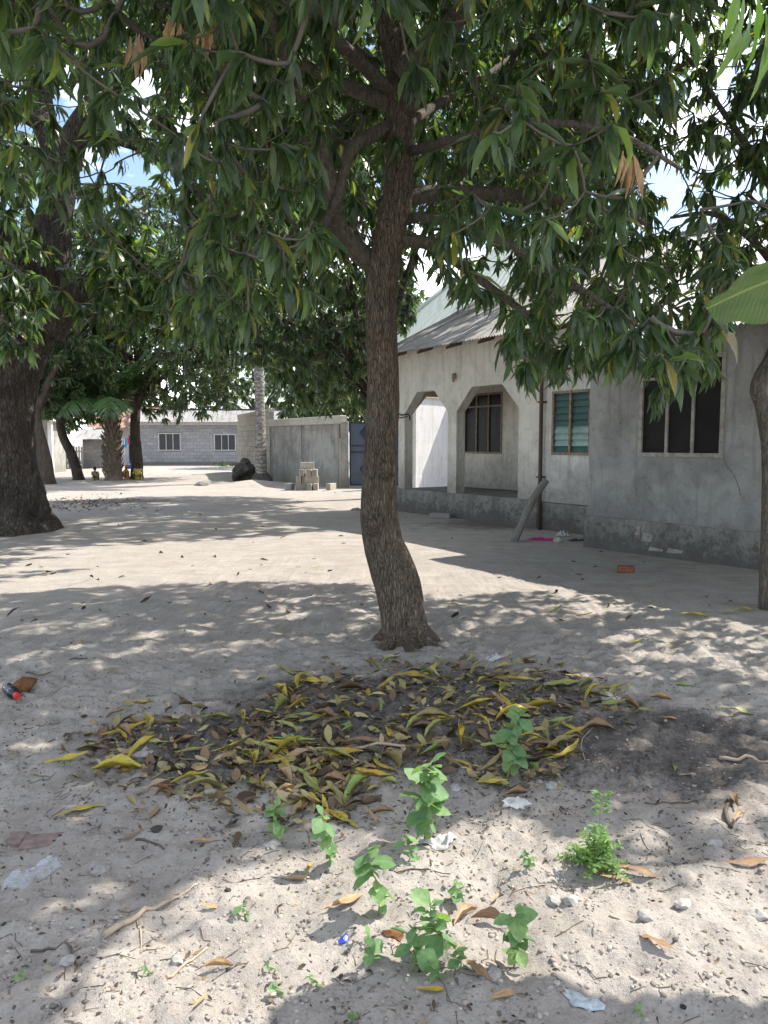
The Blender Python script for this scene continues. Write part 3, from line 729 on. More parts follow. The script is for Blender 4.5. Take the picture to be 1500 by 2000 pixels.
# ================================================================== far block house and sheds
FY = 53.0
fl, fr_ = at(276, 900, FY)[0], at(472, 900, FY)[0]
fh = empty('block_house', (fl, FY, 0), R(1)); tag(fh, 'long unplastered grey block house with two three-paned windows', 'house')
Lf = fr_-fl
def fx(px): return at(px, 900, FY)[0]-fl
def fz(py): return at(300, py, FY)[2]
holes = [(fx(311), fx(354), fz(880), fz(846)), (fx(419), fx(461), fz(880), fz(848))]
block_wall(fh, Lf, 12, 'block_grey', 'mortar', holes=holes)
MB().box((-0.1, -0.22, -0.4), (Lf+3, -0.1, 0.22)).build('footing', M['block_dark'], fh)
for (q0, q1, lo, hi) in holes: window(fh, q0, q1, lo, hi, -0.1, 3, None, M['white_paint'], M['far_pane'], 0.05)
MB().box((-0.1, -0.16, 2.76), (Lf+3, 0.1, 3.0)).build('ring_beam', M['white_paint'], fh)
roof_run(fh, -0.6, Lf+3, -0.7, 1.1, 3.85, M['roof_far'], courses=1, seed=5)
MB().box((Lf, -0.1, -0.3), (Lf+3, 0.1, 2.76)).build('end_wall', M['block_grey'], fh)
MB().box((0.003, 0.1, -0.3), (0.2, 2.4, 2.76)).build('side_wall', M['block_grey'], fh)
roof_run(fh, -0.6, Lf+3, 2.9, 1.1, 3.85, M['roof_far'], dirn=-1, courses=1, seed=6)
fw = empty('red_roofed_house', (at(190, 900, 58)[0], 58.0, 0)); tag(fw, 'small house with rust red roof behind the washing', 'house')
Lw = at(277, 900, 58)[0]-at(190, 900, 58)[0]
mw_ = wall_hole(0, Lw, -0.3, 2.7, -0.1, 0.1, [(Lw*0.72, Lw*0.92, -0.29, 2.1)]); mw_.build('wall', M['bright_wall'], fw)
MB().box((Lw*0.72, -0.02, 0), (Lw*0.92, 0.03, 2.1)).build('door', M['gate'], fw)
roof_run(fw, -0.4, Lw+0.5, -0.9, 2.6, 4.4, M['roof_red'], courses=1, seed=7); roof_run(fw, -0.4, Lw+0.5, 6.1, 2.6, 4.4, M['roof_red'], dirn=-1, courses=1, seed=8)
sh0, sh1 = at(163, 900, 47), at(207, 900, 47)
sh = empty('block_shed', (sh0[0], 47.0, 0)); tag(sh, 'low dark block shed with a sheet roof beside the stubby palm', 'shed')
block_wall(sh, sh1[0]-sh0[0], 8, 'block_dark', 'mortar_dark')
MB().box((sh1[0]-sh0[0], -0.12, -0.3), (sh1[0]-sh0[0]+0.12, 0.1, 2.3)).build('corner_post', M['white_paint'], sh)
MB().box((0.003, 0.11, -0.3), (0.2, 2.5, 1.85)).build('side_wall', M['block_dark'], sh)
roof_run(sh, -0.3, sh1[0]-sh0[0]+0.3, -0.5, 0.6, 2.3, M['roof_far'], courses=1, seed=9)
lk = at(80, 900, 38)
kk = empty('kiosk', (lk[0]-1.2, 38.0, 0)); tag(kk, 'grey kiosk with ochre boarded panel and white corner post', 'kiosk')
MB().box((-2.5, 0, -0.3), (1.60, 2.0, 2.55)).build('body', M['boundary'], kk)
MB().box((1.605, -0.06, -0.3), (1.80, 0.12, 2.55)).build('corner_post', M['white_paint'], kk)
pn = MB().box((1.15, -0.03, 0.25), (1.60, -0.002, 1.25)).build('ochre_panel', M['ochre'], kk)
mb = MB()
for q in (0.0, 0.34, 0.68): mb.tube([(1.17, -0.036, 0.28+q), (1.58, -0.036, 0.28+q+0.28)], 0.012, 5); mb.tube([(1.58, -0.036, 0.28+q), (1.17, -0.036, 0.28+q+0.28)], 0.012, 5)
mb.build('lattice', M['ochre_light'], pn)
MB().box((-2.7, -0.5, 2.55), (1.9, 2.3, 2.62)).build('roof', M['roof_far'], kk)
fe = empty('low_fence', (at(108, 900, 46)[0], 46, 0)); tag(fe, 'low grey paling fence between kiosk and block shed', 'fence')
for k in range(11): MB().box((k*0.155, -0.02, -0.1), (k*0.155+0.10, 0.02, 1.35+random.uniform(-.06, .06))).build('pale', M['block_dark'], fe)
for zz in (0.3, 1.0): MB().box((0, 0.021, zz), (1.7, 0.05, zz+0.06)).build('rail', M['timber'], fe)
# washing on a line in front of the red-roofed house
CY = 50.0
lx0, lx1 = at(236, 900, CY)[0], at(262, 900, CY)[0]
tag(MB().tube(spline([(lx0-0.4, CY, 1.95), ((lx0+lx1)/2, CY, 1.85), (lx1+0.3, CY, 1.95)], 8), 0.006, 5).build('washing_line', M['hair']), 'thin washing line strung in front of the red-roofed house', 'line')
def garment(x, wd, top, bot, c, label):
    n = 10; V = []
    for j in range(7):
        for i in range(n+1):
            u = i/n; v = j/6
            V.append((x+(u-0.5)*wd*(1+0.15*v), CY+0.04*math.sin(u*9+x*5)*(0.3+v), top+(bot-top)*v+0.03*math.sin(u*7)*v))
    F = [(j*(n+1)+i, j*(n+1)+i+1, (j+1)*(n+1)+i+1, (j+1)*(n+1)+i) for j in range(6) for i in range(n)]
    o = MB().add(V, F, True).build('garment', cloth('cloth_'+label.split()[0], c)); tag(o, label, 'garment', 'washing on the line')
for px, wd, t, b_, c_, lb in ((240, 0.30, 1.88, 0.75, (0.62, 0.63, 0.68), 'white sheet hanging on the washing line'), (246, 0.28, 1.86, 1.25, (0.10, 0.38, 0.55), 'turquoise shirt hanging on the washing line'),
                              (252, 0.2, 1.87, 1.45, (0.55, 0.08, 0.10), 'red cloth hanging on the washing line'), (258, 0.26, 1.9, 0.5, (0.012, 0.012, 0.03), 'black trousers hanging on the washing line')):
    garment(at(px, 900, CY)[0], wd, t, b_, c_, lb)
q = at(253, 904, 45); bk = MB()
V, F = tube([(0, 0, 0), (0, 0, 0.02), (0, 0, 0.22), (0, 0, 0.26)], [0.13, 0.15, 0.19, 0.2], 14); bk.add(V, F, True); bk.tube(spline([(-0.2, 0, 0.26), (0, 0, 0.42), (0.2, 0, 0.26)], 8), 0.008, 5)
tag(bk.build('bucket', cloth('blue_plastic', (0.03, 0.08, 0.45)), None, (q[0], 45, g1(q[0], 45))), 'blue plastic bucket on the sand below the washing', 'bucket')

# ================================================================== TREES
def leaf_tpl(ns, curve, fold, wave, w, twist=0.0, thick=3):
    """one leaf: base at the origin, +x to the tip, unit length, width w"""
    t = np.linspace(0, 1, ns); th = -curve*t**1.3
    dx = np.cos(th); dz = np.sin(th); x = np.concatenate([[0], np.cumsum((dx[1:]+dx[:-1])/2)])/(ns-1)
    z = np.concatenate([[0], np.cumsum((dz[1:]+dz[:-1])/2)])/(ns-1)
    hw = 0.5*w*np.clip(np.sin(np.pi*np.clip((t-0.07)/0.93, 0, 1)**0.85), 0, 1)**0.8; hw[0] = 0.012*1; hw[-1] = 0.003
    V = []
    for k in range(ns):
        a = twist*t[k]; wv = wave*math.sin(t[k]*14)*hw[k]
        up = fold*hw[k]
        for s in (-1, 0, 1):
            y = s*hw[k]*math.cos(a); zz = z[k] + abs(s)*up + s*hw[k]*math.sin(a) + (wv if s == 1 else -wv*0.6 if s == -1 else 0)
            V.append((x[k], y, zz))
    F = []
    for k in range(ns-1):
        for s in range(2): F.append((k*3+s, (k+1)*3+s, (k+1)*3+s+1, k*3+s+1))
    return np.array(V), np.array(F)
def flat_tpl(w, curve=0.5):
    V = np.array([(0, -.02, 0), (0, .02, 0), (.35, -w/2, -.03*curve), (.35, w/2, -.03*curve), (.7, -w*.42, -.16*curve), (.7, w*.42, -.16*curve), (1, -.01, -.4*curve), (1, .01, -.4*curve)], float)
    return V, np.array([(0, 2, 3, 1), (2, 4, 5, 3), (4, 6, 7, 5)])
TPL_NEAR = [leaf_tpl(7, c_, f_, wv, w_, tw) for c_, f_, wv, w_, tw in ((0.7, .45, .35, .19, .2), (1.1, .35, .4, .21, -.3), (0.3, .6, .3, .175, .4), (1.5, .4, .45, .20, -.2), (0.9, .3, .5, .225, .7), (0.5, .8, .4, .16, -.8))]
TPL_MID = [leaf_tpl(5, c_, f_, .2, w_, tw) for c_, f_, w_, tw in ((0.8, .4, .18, .2), (1.2, .3, .20, -.3), (0.4, .5, .165, .3))]
TPL_LOW = [leaf_tpl(4, c_, f_, .2, w_, tw) for c_, f_, w_, tw in ((0.8, .4, .20, .2), (1.2, .3, .21, -.3), (0.4, .5, .18, .3))]
TPL_FAR = [flat_tpl(.26), flat_tpl(.22, 1.0), flat_tpl(.3, .2)]

def ICO(n):
    bm = bmesh.new(); bmesh.ops.create_icosphere(bm, subdivisions=n, radius=1.0); V = np.array([v.co[:] for v in bm.verts]); F = np.array([[v.index for v in f.verts] for f in bm.faces]); bm.free(); return V, F
def orient(D, roll):
    D = D/np.linalg.norm(D, axis=1)[:, None]
    up = np.tile([0., 0, 1], (len(D), 1)); bad = np.abs(D[:, 2]) > 0.97; up[bad] = [1., 0, 0]
    Y = np.cross(up, D); Y /= np.linalg.norm(Y, axis=1)[:, None]; Z = np.cross(D, Y)
    c_, s_ = np.cos(roll)[:, None], np.sin(roll)[:, None]
    Y2 = Y*c_+Z*s_; Z2 = -Y*s_+Z*c_
    return np.stack([D, Y2, Z2], -1)          # columns
def bake(pos, Rm, L_, tpl_id, tpls, rv):
    VV = []; FF = []; AA = []; off = 0
    for k, (V, F) in enumerate(tpls):
        m = tpl_id == k
        if not m.any(): continue
        W = np.einsum('nij,vj->nvi', Rm[m], V)*L_[m][:, None, None] + pos[m][:, None, :]
        n, nv = W.shape[:2]
        VV.append(W.reshape(-1, 3)); FF.append((F[None]+(np.arange(n)*nv)[:, None, None]).reshape(-1, F.shape[1])+off); off += n*nv
        AA.append(np.repeat(rv[m], nv))
    return np.concatenate(VV), np.concatenate(FF), np.concatenate(AA)

LIT = [  # sunlit patches of the ground, photo pixels
    [(-100, 1150), (0, 1132), (200, 1105), (480, 1062), (720, 1070), (890, 1100), (1020, 1150), (860, 1172), (700, 1140), (500, 1132), (200, 1143), (0, 1158)],
    [(40, 2900), (90, 1960), (130, 1870), (240, 1800), (330, 1735), (480, 1675), (640, 1630), (800, 1630), (900, 1585), (1050, 1600), (1130, 1665), (1300, 1710), (1500, 1745), (1900, 1790), (1900, 2900)],
    [(230, 948), (420, 936), (560, 952), (715, 958), (715, 978), (560, 968), (330, 962)],
    [(0, 1225), (200, 1200), (260, 1215), (90, 1245), (0, 1250)], [(60, 1265), (160, 1260), (130, 1285), (60, 1280)], [(170, 1280), (420, 1255), (640, 1240), (740, 1180), (740, 1215), (640, 1260), (400, 1278), (180, 1290)],
    [(850, 1230), (960, 1190), (1100, 1180), (1230, 1200), (1220, 1215), (1050, 1215), (900, 1250)], [(1200, 1235), (1300, 1235), (1290, 1255), (1200, 1255)],
    [(-10, 1440), (60, 1430), (150, 1440), (120, 1460), (0, 1470)], [(10, 1530), (90, 1510), (80, 1545), (0, 1560)],
]
LITP = [0.985, 0.985, 0.93, 0.85, 0.85, 0.8, 0.75, 0.8, 0.8, 0.7]
def sun_prune(P, nmax=None):
    """light gaps of the crowns: True where a leaf would shade one of the sunlit patches"""
    t = P[:, 2]/SUN[2]; S = P-SUN[None]*t[:, None]
    S = S + np.concatenate([rng.normal(0, 0.05, (len(P), 2)), np.zeros((len(P), 1))], 1)
    px, py, d = proj(S); kill = np.zeros(len(P), bool); ok = S[:, 1] > 0.7
    for poly, pr in list(zip(LIT, LITP))[:nmax]:
        kill |= ok & in_poly(px, py, poly) & (rng.random(len(P)) < pr)
    return kill

def grow(W, limb_pts):
    """connect every leaf whorl to the limbs through its nearest neighbours"""
    n0 = len(limb_pts); P = np.concatenate([limb_pts, W]); n = len(W)
    d = np.full(n, 1e9); par = np.zeros(n, int)
    for i in range(0, n0):
        e = np.linalg.norm(W-limb_pts[i], axis=1); m = e < d; d[m] = e[m]; par[m] = i
    done = np.zeros(n, bool); order = []
    cost = d.copy(); depth = np.zeros(n)
    for _ in range(n):
        k = int(np.argmin(np.where(done, 1e9, cost))); done[k] = True; order.append(k)
        e = np.linalg.norm(W-W[k], axis=1)*1.08; m = (~done) & (e < cost); cost[m] = e[m]; par[m] = n0+k
    cnt = np.ones(n)
    for k in reversed(order):
        if par[k] >= n0: cnt[par[k]-n0] += cnt[k]
    return P, par, cnt, n0
def twig_mesh(P, par, cnt, n0, base=0.0035, k=0.0022, sides=5, sag=0.08):
    VV = []; FF = []; off = 0
    for i in range(len(par)):
        a = P[par[i]]; b = P[n0+i]; L_ = np.linalg.norm(b-a)
        if L_ < 1e-4: continue
        mid = (a+b)/2 + rng.normal(0, sag*L_*0.6, 3) + np.array([0, 0, -sag*L_])
        r1 = base+k*math.sqrt(cnt[i]); r0 = r1*1.15
        ns_ = 4 if sides > 3 else 3; V, F = tube(spline([a, mid, b], ns_), np.linspace(r0, r1*0.9, ns_), sides)
        VV.append(V); FF.append(F+off); off += len(V)
    return np.concatenate(VV), np.concatenate(FF)
def whorl_leaves(W, out, nmin, nmax, Lm, Ls, el_mean=-38, el_sd=26):
    cnt = rng.integers(nmin, nmax+1, len(W)); idx = np.repeat(np.arange(len(W)), cnt); n = len(idx)
    az = rng.uniform(0, 2*np.pi, n); el = np.radians(np.clip(rng.normal(el_mean, el_sd, n), -88, 40))
    D = np.stack([np.cos(az)*np.cos(el), np.sin(az)*np.cos(el), np.sin(el)], 1)
    o = out[idx]; D = D + 0.35*o
    pos = W[idx] - o*rng.uniform(0, 0.10, n)[:, None]*min(1, Lm*4)
    return pos, D, np.clip(rng.normal(Lm, Ls, n), Lm*0.45, Lm*1.5), rng.normal(0, 0.5, n)

def limbs_to_mesh(name, path, rad, mat, parent, n=24, res=60, rough=0.06, fis=10):
    P = spline(path, res); r = np.interp(np.linspace(0, len(rad)-1, res), np.arange(len(rad)), rad)
    L_ = np.concatenate([[0], np.cumsum(np.linalg.norm(np.diff(P, axis=0), axis=1))])
    ang = np.arange(n)/n
    A, Z = np.meshgrid(ang, L_)
    disp = r[:, None]*(rough*2.0*(vnoise(A*fis, Z*4.0/max(r[0], .05)*0.15, 5, fis)-0.5) + rough*1.2*(vnoise(A*fis*3, Z*9.0, 6, fis*3)-0.5) + rough*2*(vnoise(A*4, Z*2.2, 8, 4)-0.5))
    V, F = tube(P, r, n, disp)
    o = link(name, np_mesh(name, V, F, mat), parent); return o, P

def make_tree(name, label, base, trunk, trunk_r, limbs, W, lod, Lm, leafmat, barkmat, cat='tree', group=None, nleaf=(9, 15), n_obj=0, keep=None, trunk_n=(40, 120), rough=0.06, el=-38, limbmat=None, fis=10, twig_k=0.0022, upper=None):
    root = empty(name, base); tag(root, label, cat, group); b = np.array(base)
    o, TP = limbs_to_mesh('trunk', [np.array(p)-b for p in trunk], trunk_r, barkmat, root, trunk_n[0], trunk_n[1], rough, fis)
    pts = [TP[int(len(TP)*0.55):]]
    for path, rad in limbs:
        lo, LP = limbs_to_mesh('limb', [np.array(p)-b for p in path], rad, limbmat or barkmat, root, 14, 40, 0.05, 6); pts.append(LP[4:])
    W = np.asarray(W); W = W[~sun_prune(W, 2)]
    LPts = np.concatenate(pts)[::2]
    P, par, cnt, n0 = grow(W-b, LPts)
    V, F = twig_mesh(P, par, cnt, n0, k=twig_k, sides=4 if lod == 0 else 3)
    tag(link('twigs', np_mesh('twigs', V, F, M['twig']), root), kind='stuff')
    out = P[n0:]-P[par]; out /= np.linalg.norm(out, axis=1)[:, None]+1e-9
    pos, D, L_, roll = whorl_leaves(W, out, nleaf[0], nleaf[1], Lm, Lm*0.22, el)
    mid = pos + D/np.linalg.norm(D, axis=1)[:, None]*(L_*0.5)[:, None]
    kp = ~sun_prune(mid)
    if keep is not None: kp &= keep(mid)
    pos, D, L_, roll, mid = pos[kp], D[kp], L_[kp], roll[kp], mid[kp]
    tp = (TPL_NEAR, TPL_MID, TPL_FAR)[lod]
    if lod == 0: dd = proj(mid)[2]; L_ = L_*np.interp(dd, [3.2, 5.2], [1.08, 1.0])*rng.uniform(.75, 1.15, len(L_))
    ids = rng.integers(0, len(tp), len(pos)); rv = rng.random(len(pos)); Rm = orient(D, roll)
    sel = np.zeros(len(pos), bool)
    if n_obj:
        px, py, d = proj(mid); vis = (px > -40) & (px < 1540) & (py > -60) & (py < 1000) & (d > 1)
        sc = np.where(vis, L_/d, 0); top = np.argsort(-sc)[:n_obj]; sel[top] = True
        mes = []
        for Vt, Ft in tp: mes.append(np_mesh('leaf', Vt, Ft, M['mango_leaf']))
        for i in top:
            lf = link('leaf', mes[ids[i]], root)
            m4 = Matrix.Identity(4)
            for q in range(3):
                for w_ in range(3): m4[q][w_] = Rm[i][q][w_]*L_[i]
                m4[q][3] = pos[i][q]-b[q]
            lf.matrix_local = m4
    if upper is not None:
        up = upper[~sun_prune(upper, 2)]; o2 = rng.normal(0, 1, up.shape); o2 /= np.linalg.norm(o2, axis=1)[:, None]
        p2, D2, L2, r2 = whorl_leaves(up, o2, 10, 14, Lm*1.15, Lm*.2, el); m2 = p2+D2/np.linalg.norm(D2, axis=1)[:, None]*(L2*.5)[:, None]
        k2 = ~sun_prune(m2); p2, D2, L2, r2 = p2[k2], D2[k2], L2[k2], r2[k2]
        V, F, A = bake(p2-b, orient(D2, r2), L2, rng.integers(0, 3, len(p2)), TPL_FAR, rng.random(len(p2)))
        tag(link('upper_foliage', np_mesh('upper_foliage', V, F, leafmat, True, A), root), kind='stuff')  # added leaf mass, there for the shade it casts
    px, py, d = proj(mid); vis = (px > -60) & (px < 1560) & (py > -60)
    lv = np.where(lod == 2, 2, np.where(~vis, 2, np.where(d < 4.6, 0, np.where(d < 8.5, 1, 2))))
    VV = []; FF = []; AA = []; off = 0
    for q, tq in enumerate((TPL_MID, TPL_LOW, TPL_FAR)):
        s = ~sel & (lv == q)
        if not s.any(): continue
        V, F, A = bake(pos[s]-b, Rm[s], L_[s], ids[s] % 3, tq, rv[s]); VV.append(V); FF.append(F+off); AA.append(A); off += len(V)
    tag(link('foliage', np_mesh('foliage', np.concatenate(VV), np.concatenate(FF), leafmat, True, np.concatenate(AA)), root), kind='stuff')
    return root
def ell_pts(n, c_, r_, shell=0.35, zmin=None):
    out = []
    while len(out) < n:
        q = rng.normal(0, 1, 3); q /= np.linalg.norm(q); rad = rng.uniform(shell**3, 1)**(1/3)
        p = np.array(c_)+q*rad*np.array(r_)
        if zmin is not None and p[2] < zmin: continue
        if vnoise(p[0]*1.1+p[2]*.7, p[1]*1.1+p[2]*.9, 77) < 0.30: continue
        out.append(p)
    return np.array(out)

# ---- central mango: trunk traced from the photograph, standing at the depth where it meets the sand
TB = gnd(794, 1254); TY = TB[1]
tr = [(798, 1290, 96), (794, 1252, 89), (786, 1195, 90), (776, 1140, 90), (760, 1098, 84), (748, 1060, 76), (741, 1015, 72), (740, 980, 70), (743, 900, 64), (747, 820, 62), (748, 740, 61), (745, 660, 61),
      (744, 580, 60), (753, 510, 60), (763, 450, 58), (775, 400, 57), (782, 330, 54), (783, 257, 53), (782, 205, 54), (780, 165, 53), (776, 120, 48), (760, 60, 42), (748, 0, 38), (742, -120, 34), (735, -300, 24), (720, -480, 12)]
trunk = []; trr = []
for k, (x, y, w_) in enumerate(tr):
    Yk = TY + 0.10*math.sin(k*0.35) + max(0, (k-18))*0.05
    trunk.append(at(x, y, Yk)); trr.append(w_*0.5/FPX*Yk)
trr[0] *= 1.12
def lpath(pts): return [at(x, y, TY+dy) for x, y, dy in pts]
trr[0] *= 1.15; trr[1] *= 1.04
limbs = [
    (lpath([(740, 520, 0), (700, 492, -.05), (668, 452, -.12), (653, 405, -.2), (640, 330, -.3), (600, 210, -.5), (540, 60, -.8), (480, -120, -1.0)]), [.085, .075, .066, .06, .05, .042, .03, .015]),
    (lpath([(770, 246, 0), (725, 265, -.1), (692, 285, -.2), (674, 325, -.25), (655, 400, -.3), (610, 470, -.4), (540, 520, -.5)]), [.06, .05, .045, .04, .03, .022, .012]),
    (lpath([(790, 388, 0), (860, 376, .1), (960, 378, .2), (1070, 388, .1), (1160, 400, -.1), (1270, 440, -.4)]), [.07, .058, .05, .04, .03, .015]),
    (lpath([(780, 470, 0), (838, 476, .1), (892, 512, .2), (945, 552, .2), (1000, 592, 0), (1070, 640, -.2)]), [.055, .046, .038, .032, .024, .014]),
    (lpath([(785, 432, 0), (830, 424, -.2), (900, 445, -.5), (1000, 480, -.9), (1130, 560, -1.3), (1250, 640, -1.6)]), [.042, .034, .028, .022, .016, .008]),
    (lpath([(775, 208, 0), (705, 180, .1), (655, 160, .2), (560, 110, .3), (430, 60, .3), (300, 0, .4)]), [.07, .055, .045, .035, .025, .012]),
    (lpath([(785, 150, 0), (830, 100, -.1), (880, 48, -.2), (960, -60, -.3), (1060, -200, -.3), (1180, -380, -.3)]), [.1, .085, .075, .06, .045, .02]),
    (lpath([(783, 250, 0), (860, 200, .6), (960, 140, 1.4), (1060, 60, 2.2)]), [.045, .035, .025, .012]),
    (lpath([(775, 200, 0), (700, 120, .8), (600, 40, 1.7), (480, -40, 2.6)]), [.06, .05, .036, .018]),
    (lpath([(785, 300, 0), (900, 270, -.7), (1050, 240, -1.4), (1200, 260, -1.9), (1330, 330, -2.1)]), [.035, .028, .022, .016, .008]),
    (lpath([(765, 180, 0), (640, 60, -.8), (450, -80, -1.6), (260, -200, -2.0)]), [.04, .03, .022, .01]),
]
YM = np.array([(-400, 300), (0, 380), (120, 430), (260, 540), (350, 640), (450, 660), (550, 610), (640, 560), (700, 520), (790, 470), (830, 520), (880, 560), (940, 585), (985, 690), (1050, 725), (1120, 735), (1190, 700), (1270, 770), (1330, 790), (1390, 725), (1440, 640), (1500, 560), (1900, 480)], float)
def centre_ok(P, margin=0):
    px, py, d = proj(P); return (py < np.interp(px, YM[:, 0], YM[:, 1])-margin) & (np.linalg.norm(P-np.array([0, 0, H_EYE]), axis=1) > 2.7) & (P[:, 1] > 2.2)
CC = (0.25, TY+0.4, 4.9)
Wc = ell_pts(6400, CC, (4.1, 4.1, 3.4), 0.25)
Wc = Wc[centre_ok(Wc)]
# thin the view-side and the gap on the right where sky and roof show
px, py, d = proj(Wc)
thin = (in_poly(px, py, [(1290, 0), (1500, 0), (1500, 470), (1280, 470), (1250, 200)]) & (rng.random(len(Wc)) < 0.72)) | \
       (in_poly(px, py, [(795, 440), (1010, 455), (1000, 640), (800, 640)]) & (rng.random(len(Wc)) < 0.62)) | \
       (in_poly(px, py, [(240, 300), (350, 300), (370, 500), (250, 520)]) & (rng.random(len(Wc)) < 0.85)) | \
       (in_poly(px, py, [(-500, 80), (330, 80), (330, 700), (-500, 700)]) & (rng.random(len(Wc)) < 0.6))
thin |= in_poly(px, py, [(640, 160), (700, 90), (830, 60), (850, 250), (840, 560), (690, 560), (630, 430)]) & (Wc[:, 1] < TY+0.45) & (rng.random(len(Wc)) < .93)
thin |= in_poly(px, py, [(700, -100), (940, -100), (900, 60), (830, 140), (720, 140)]) & (Wc[:, 1] < TY+0.2) & (rng.random(len(Wc)) < .7)
Wc = Wc[~thin]
# drooping sprays that hang lowest on the right
ex = [at(x, y, Y) for x, y, Y in ((1290, 690, 3.7), (1320, 730, 3.75), (1250, 700, 3.9), (1340, 690, 3.8), (1200, 690, 4.0), (1230, 650, 3.9), (1300, 640, 3.9), (1370, 650, 3.9), (1110, 680, 4.6), (1085, 690, 4.7), (1060, 660, 4.6), (1020, 655, 4.9),
      (1130, 640, 4.5), (1170, 640, 4.3), (1000, 600, 5.0), (930, 560, 5.2), (960, 570, 5.2), (900, 560, 5.4), (1395, 600, 3.9), (1420, 620, 3.9), (1270, 620, 3.9), (1180, 600, 4.2), (1290, 200, 2.9), (1240, 330, 3.1), (1200, 240, 3.2), (960, 260, 3.2))]
Wc = np.concatenate([Wc, np.array(ex)])
Wup = ell_pts(2800, (1.7, TY+1.6, 6.4), (4.8, 4.6, 2.1), 0.0); px, py, d = proj(Wup); Wup = Wup[(py < -60) | (px > 1600) | (px < -100) | ((d > 7.5) & (py < 330) & ~in_poly(px, py, [(1270, 250), (1440, 250), (1440, 480), (1270, 480)]))]  # leaves added mostly out of view, to thicken the shade on the sand
def keepc(P): return centre_ok(P, -95)
mango_c = make_tree('mango_tree', 'mango tree with crooked leaning trunk standing over the fallen leaf heap', (TB[0], TB[1], 0), trunk, trr, limbs, Wc, 0, 0.168, M['mango'], M['bark'], n_obj=300, el=-52, keep=keepc, upper=Wup, trunk_n=(84, 340), rough=0.05, nleaf=(10, 17), limbmat=M['limb'], fis=26, twig_k=0.0020)
for k, (x, y, s_) in enumerate(((752, 918, .05), (735, 690, .04), (765, 560, .05), (798, 205, .07), (725, 1030, .05))):   # knots and old branch scars
    V = ICO(3)[0]; V = V*np.array([1.0, .55, 1.25])*s_*(1+.35*(vnoise(V[:, 0]*7+k*9, V[:, 2]*7+V[:, 1]*5, 5)-.5))[:, None]; p = at(x, y, TY-.10)-np.array([TB[0], TB[1], 0])
    link('knot', np_mesh('knot', V, ICO(3)[1], M['bark']), mango_c, p)
for k in range(7):
    a = k*.9+.3; c0 = trunk[1]-np.array([TB[0], TB[1], 0]); d_ = np.array([math.cos(a), math.sin(a), 0]); q = random.uniform(.8, 1.2)
    MB().tube(spline([c0+d_*.08+np.array([0, 0, .14*q]), c0+d_*.16+np.array([0, 0, .04]), c0+d_*.23+np.array([0, 0, -.01]), c0+d_*.33*q+np.array([0, 0, -.06])], 10), np.linspace(.075, .025, 10), 9).build('root', M['bark'], mango_c)
# dead brown leaf bunches hanging in the crown
mes_dead = [np_mesh('dead_leaf', *leaf_tpl(7, 0.3, 0.9, .5, .16, .9), M['dry_tan'])]
for (bx, by, Y) in ((265, 75, 3.9), (400, 55, 4.0), (345, 45, 4.0), (1225, 300, 3.4)):
    for k in range(8):
        p = at(bx+random.uniform(-14, 14), by+random.uniform(-12, 12), Y+random.uniform(-.05, .05))
        D = np.array([[random.uniform(-.3, .3), random.uniform(-.3, .3), -1]]); Rm = orient(D, np.array([random.uniform(-2, 2)]))[0]; L_ = random.uniform(.13, .2)
        m4 = Matrix.Identity(4)
        for q in range(3):
            for w_ in range(3): m4[q][w_] = Rm[q][w_]*L_
            m4[q][3] = p[q]-(TB[q] if q < 2 else 0)
        lf = link('dead_leaf', mes_dead[0], mango_c); lf.matrix_local = m4

# ---- slim tree at the right
RB = gnd(1494, 1192); RY = RB[1]
trk = [at(x, y, RY+dy) for x, y, dy in ((1500, 1215, 0), (1499, 1150, 0), (1502, 1000, 0), (1501, 880, .02), (1492, 800, .03), (1482, 765, .03), (1488, 735, .03), (1510, 690, .03), (1535, 600, .1), (1550, 450, .2), (1560, 250, .3), (1570, 50, .4))]
lim = [([at(1540, 560, RY+.1), at(1480, 480, RY+.1), at(1400, 420, RY), at(1310, 425, RY-.2)], [.035, .03, .022, .01]),
       ([at(1552, 420, RY+.2), at(1470, 300, RY+.1), at(1400, 200, RY), at(1330, 90, RY-.1)], [.035, .03, .022, .01]),
       ([at(1556, 330, RY+.2), at(1600, 200, RY-.8), at(1560, 60, RY-1.8), at(1520, -60, RY-2.6)], [.03, .026, .02, .01]),
       ([at(1545, 500, RY+.2), at(1650, 400, RY+.2), at(1780, 300, RY+.1)], [.035, .028, .014]),
       ([at(1550, 450, RY+.2), at(1480, 330, RY+1.2), at(1420, 250, RY+2.0)], [.03, .024, .012])]
Wr = ell_pts(1100, (RB[0]+0.75, RY+0.2, 4.5), (2.1, 2.2, 2.5), 0.2)
px, py, d = proj(Wr)
Wr = Wr[((py < 560+(px-1300)*0.25) | (px > 1560)) & ~(in_poly(px, py, [(1260, 320), (1430, 330), (1440, 470), (1260, 470)]) & (rng.random(len(Wr)) < .8)) & ~(in_poly(px, py, [(1250, -50), (1440, -50), (1420, 330), (1290, 330)]) & (rng.random(len(Wr)) < .5))]
def keepr(P): px, py, d = proj(P); return ((py < 640) | (px > 1560)) & (d > 2.4)
mango_r = make_tree('slim_mango_tree', 'slim young mango tree with a kinked grey trunk beside the grey wall', (RB[0], RB[1], 0), trk, [.085, .072, .062, .058, .066, .072, .068, .06, .052, .044, .034, .02], lim, Wr, 0, 0.17, M['mango'], M['bark_grey'], n_obj=120, el=-50, keep=keepr, trunk_n=(24, 90), rough=0.06, limbmat=M['bark_grey'])
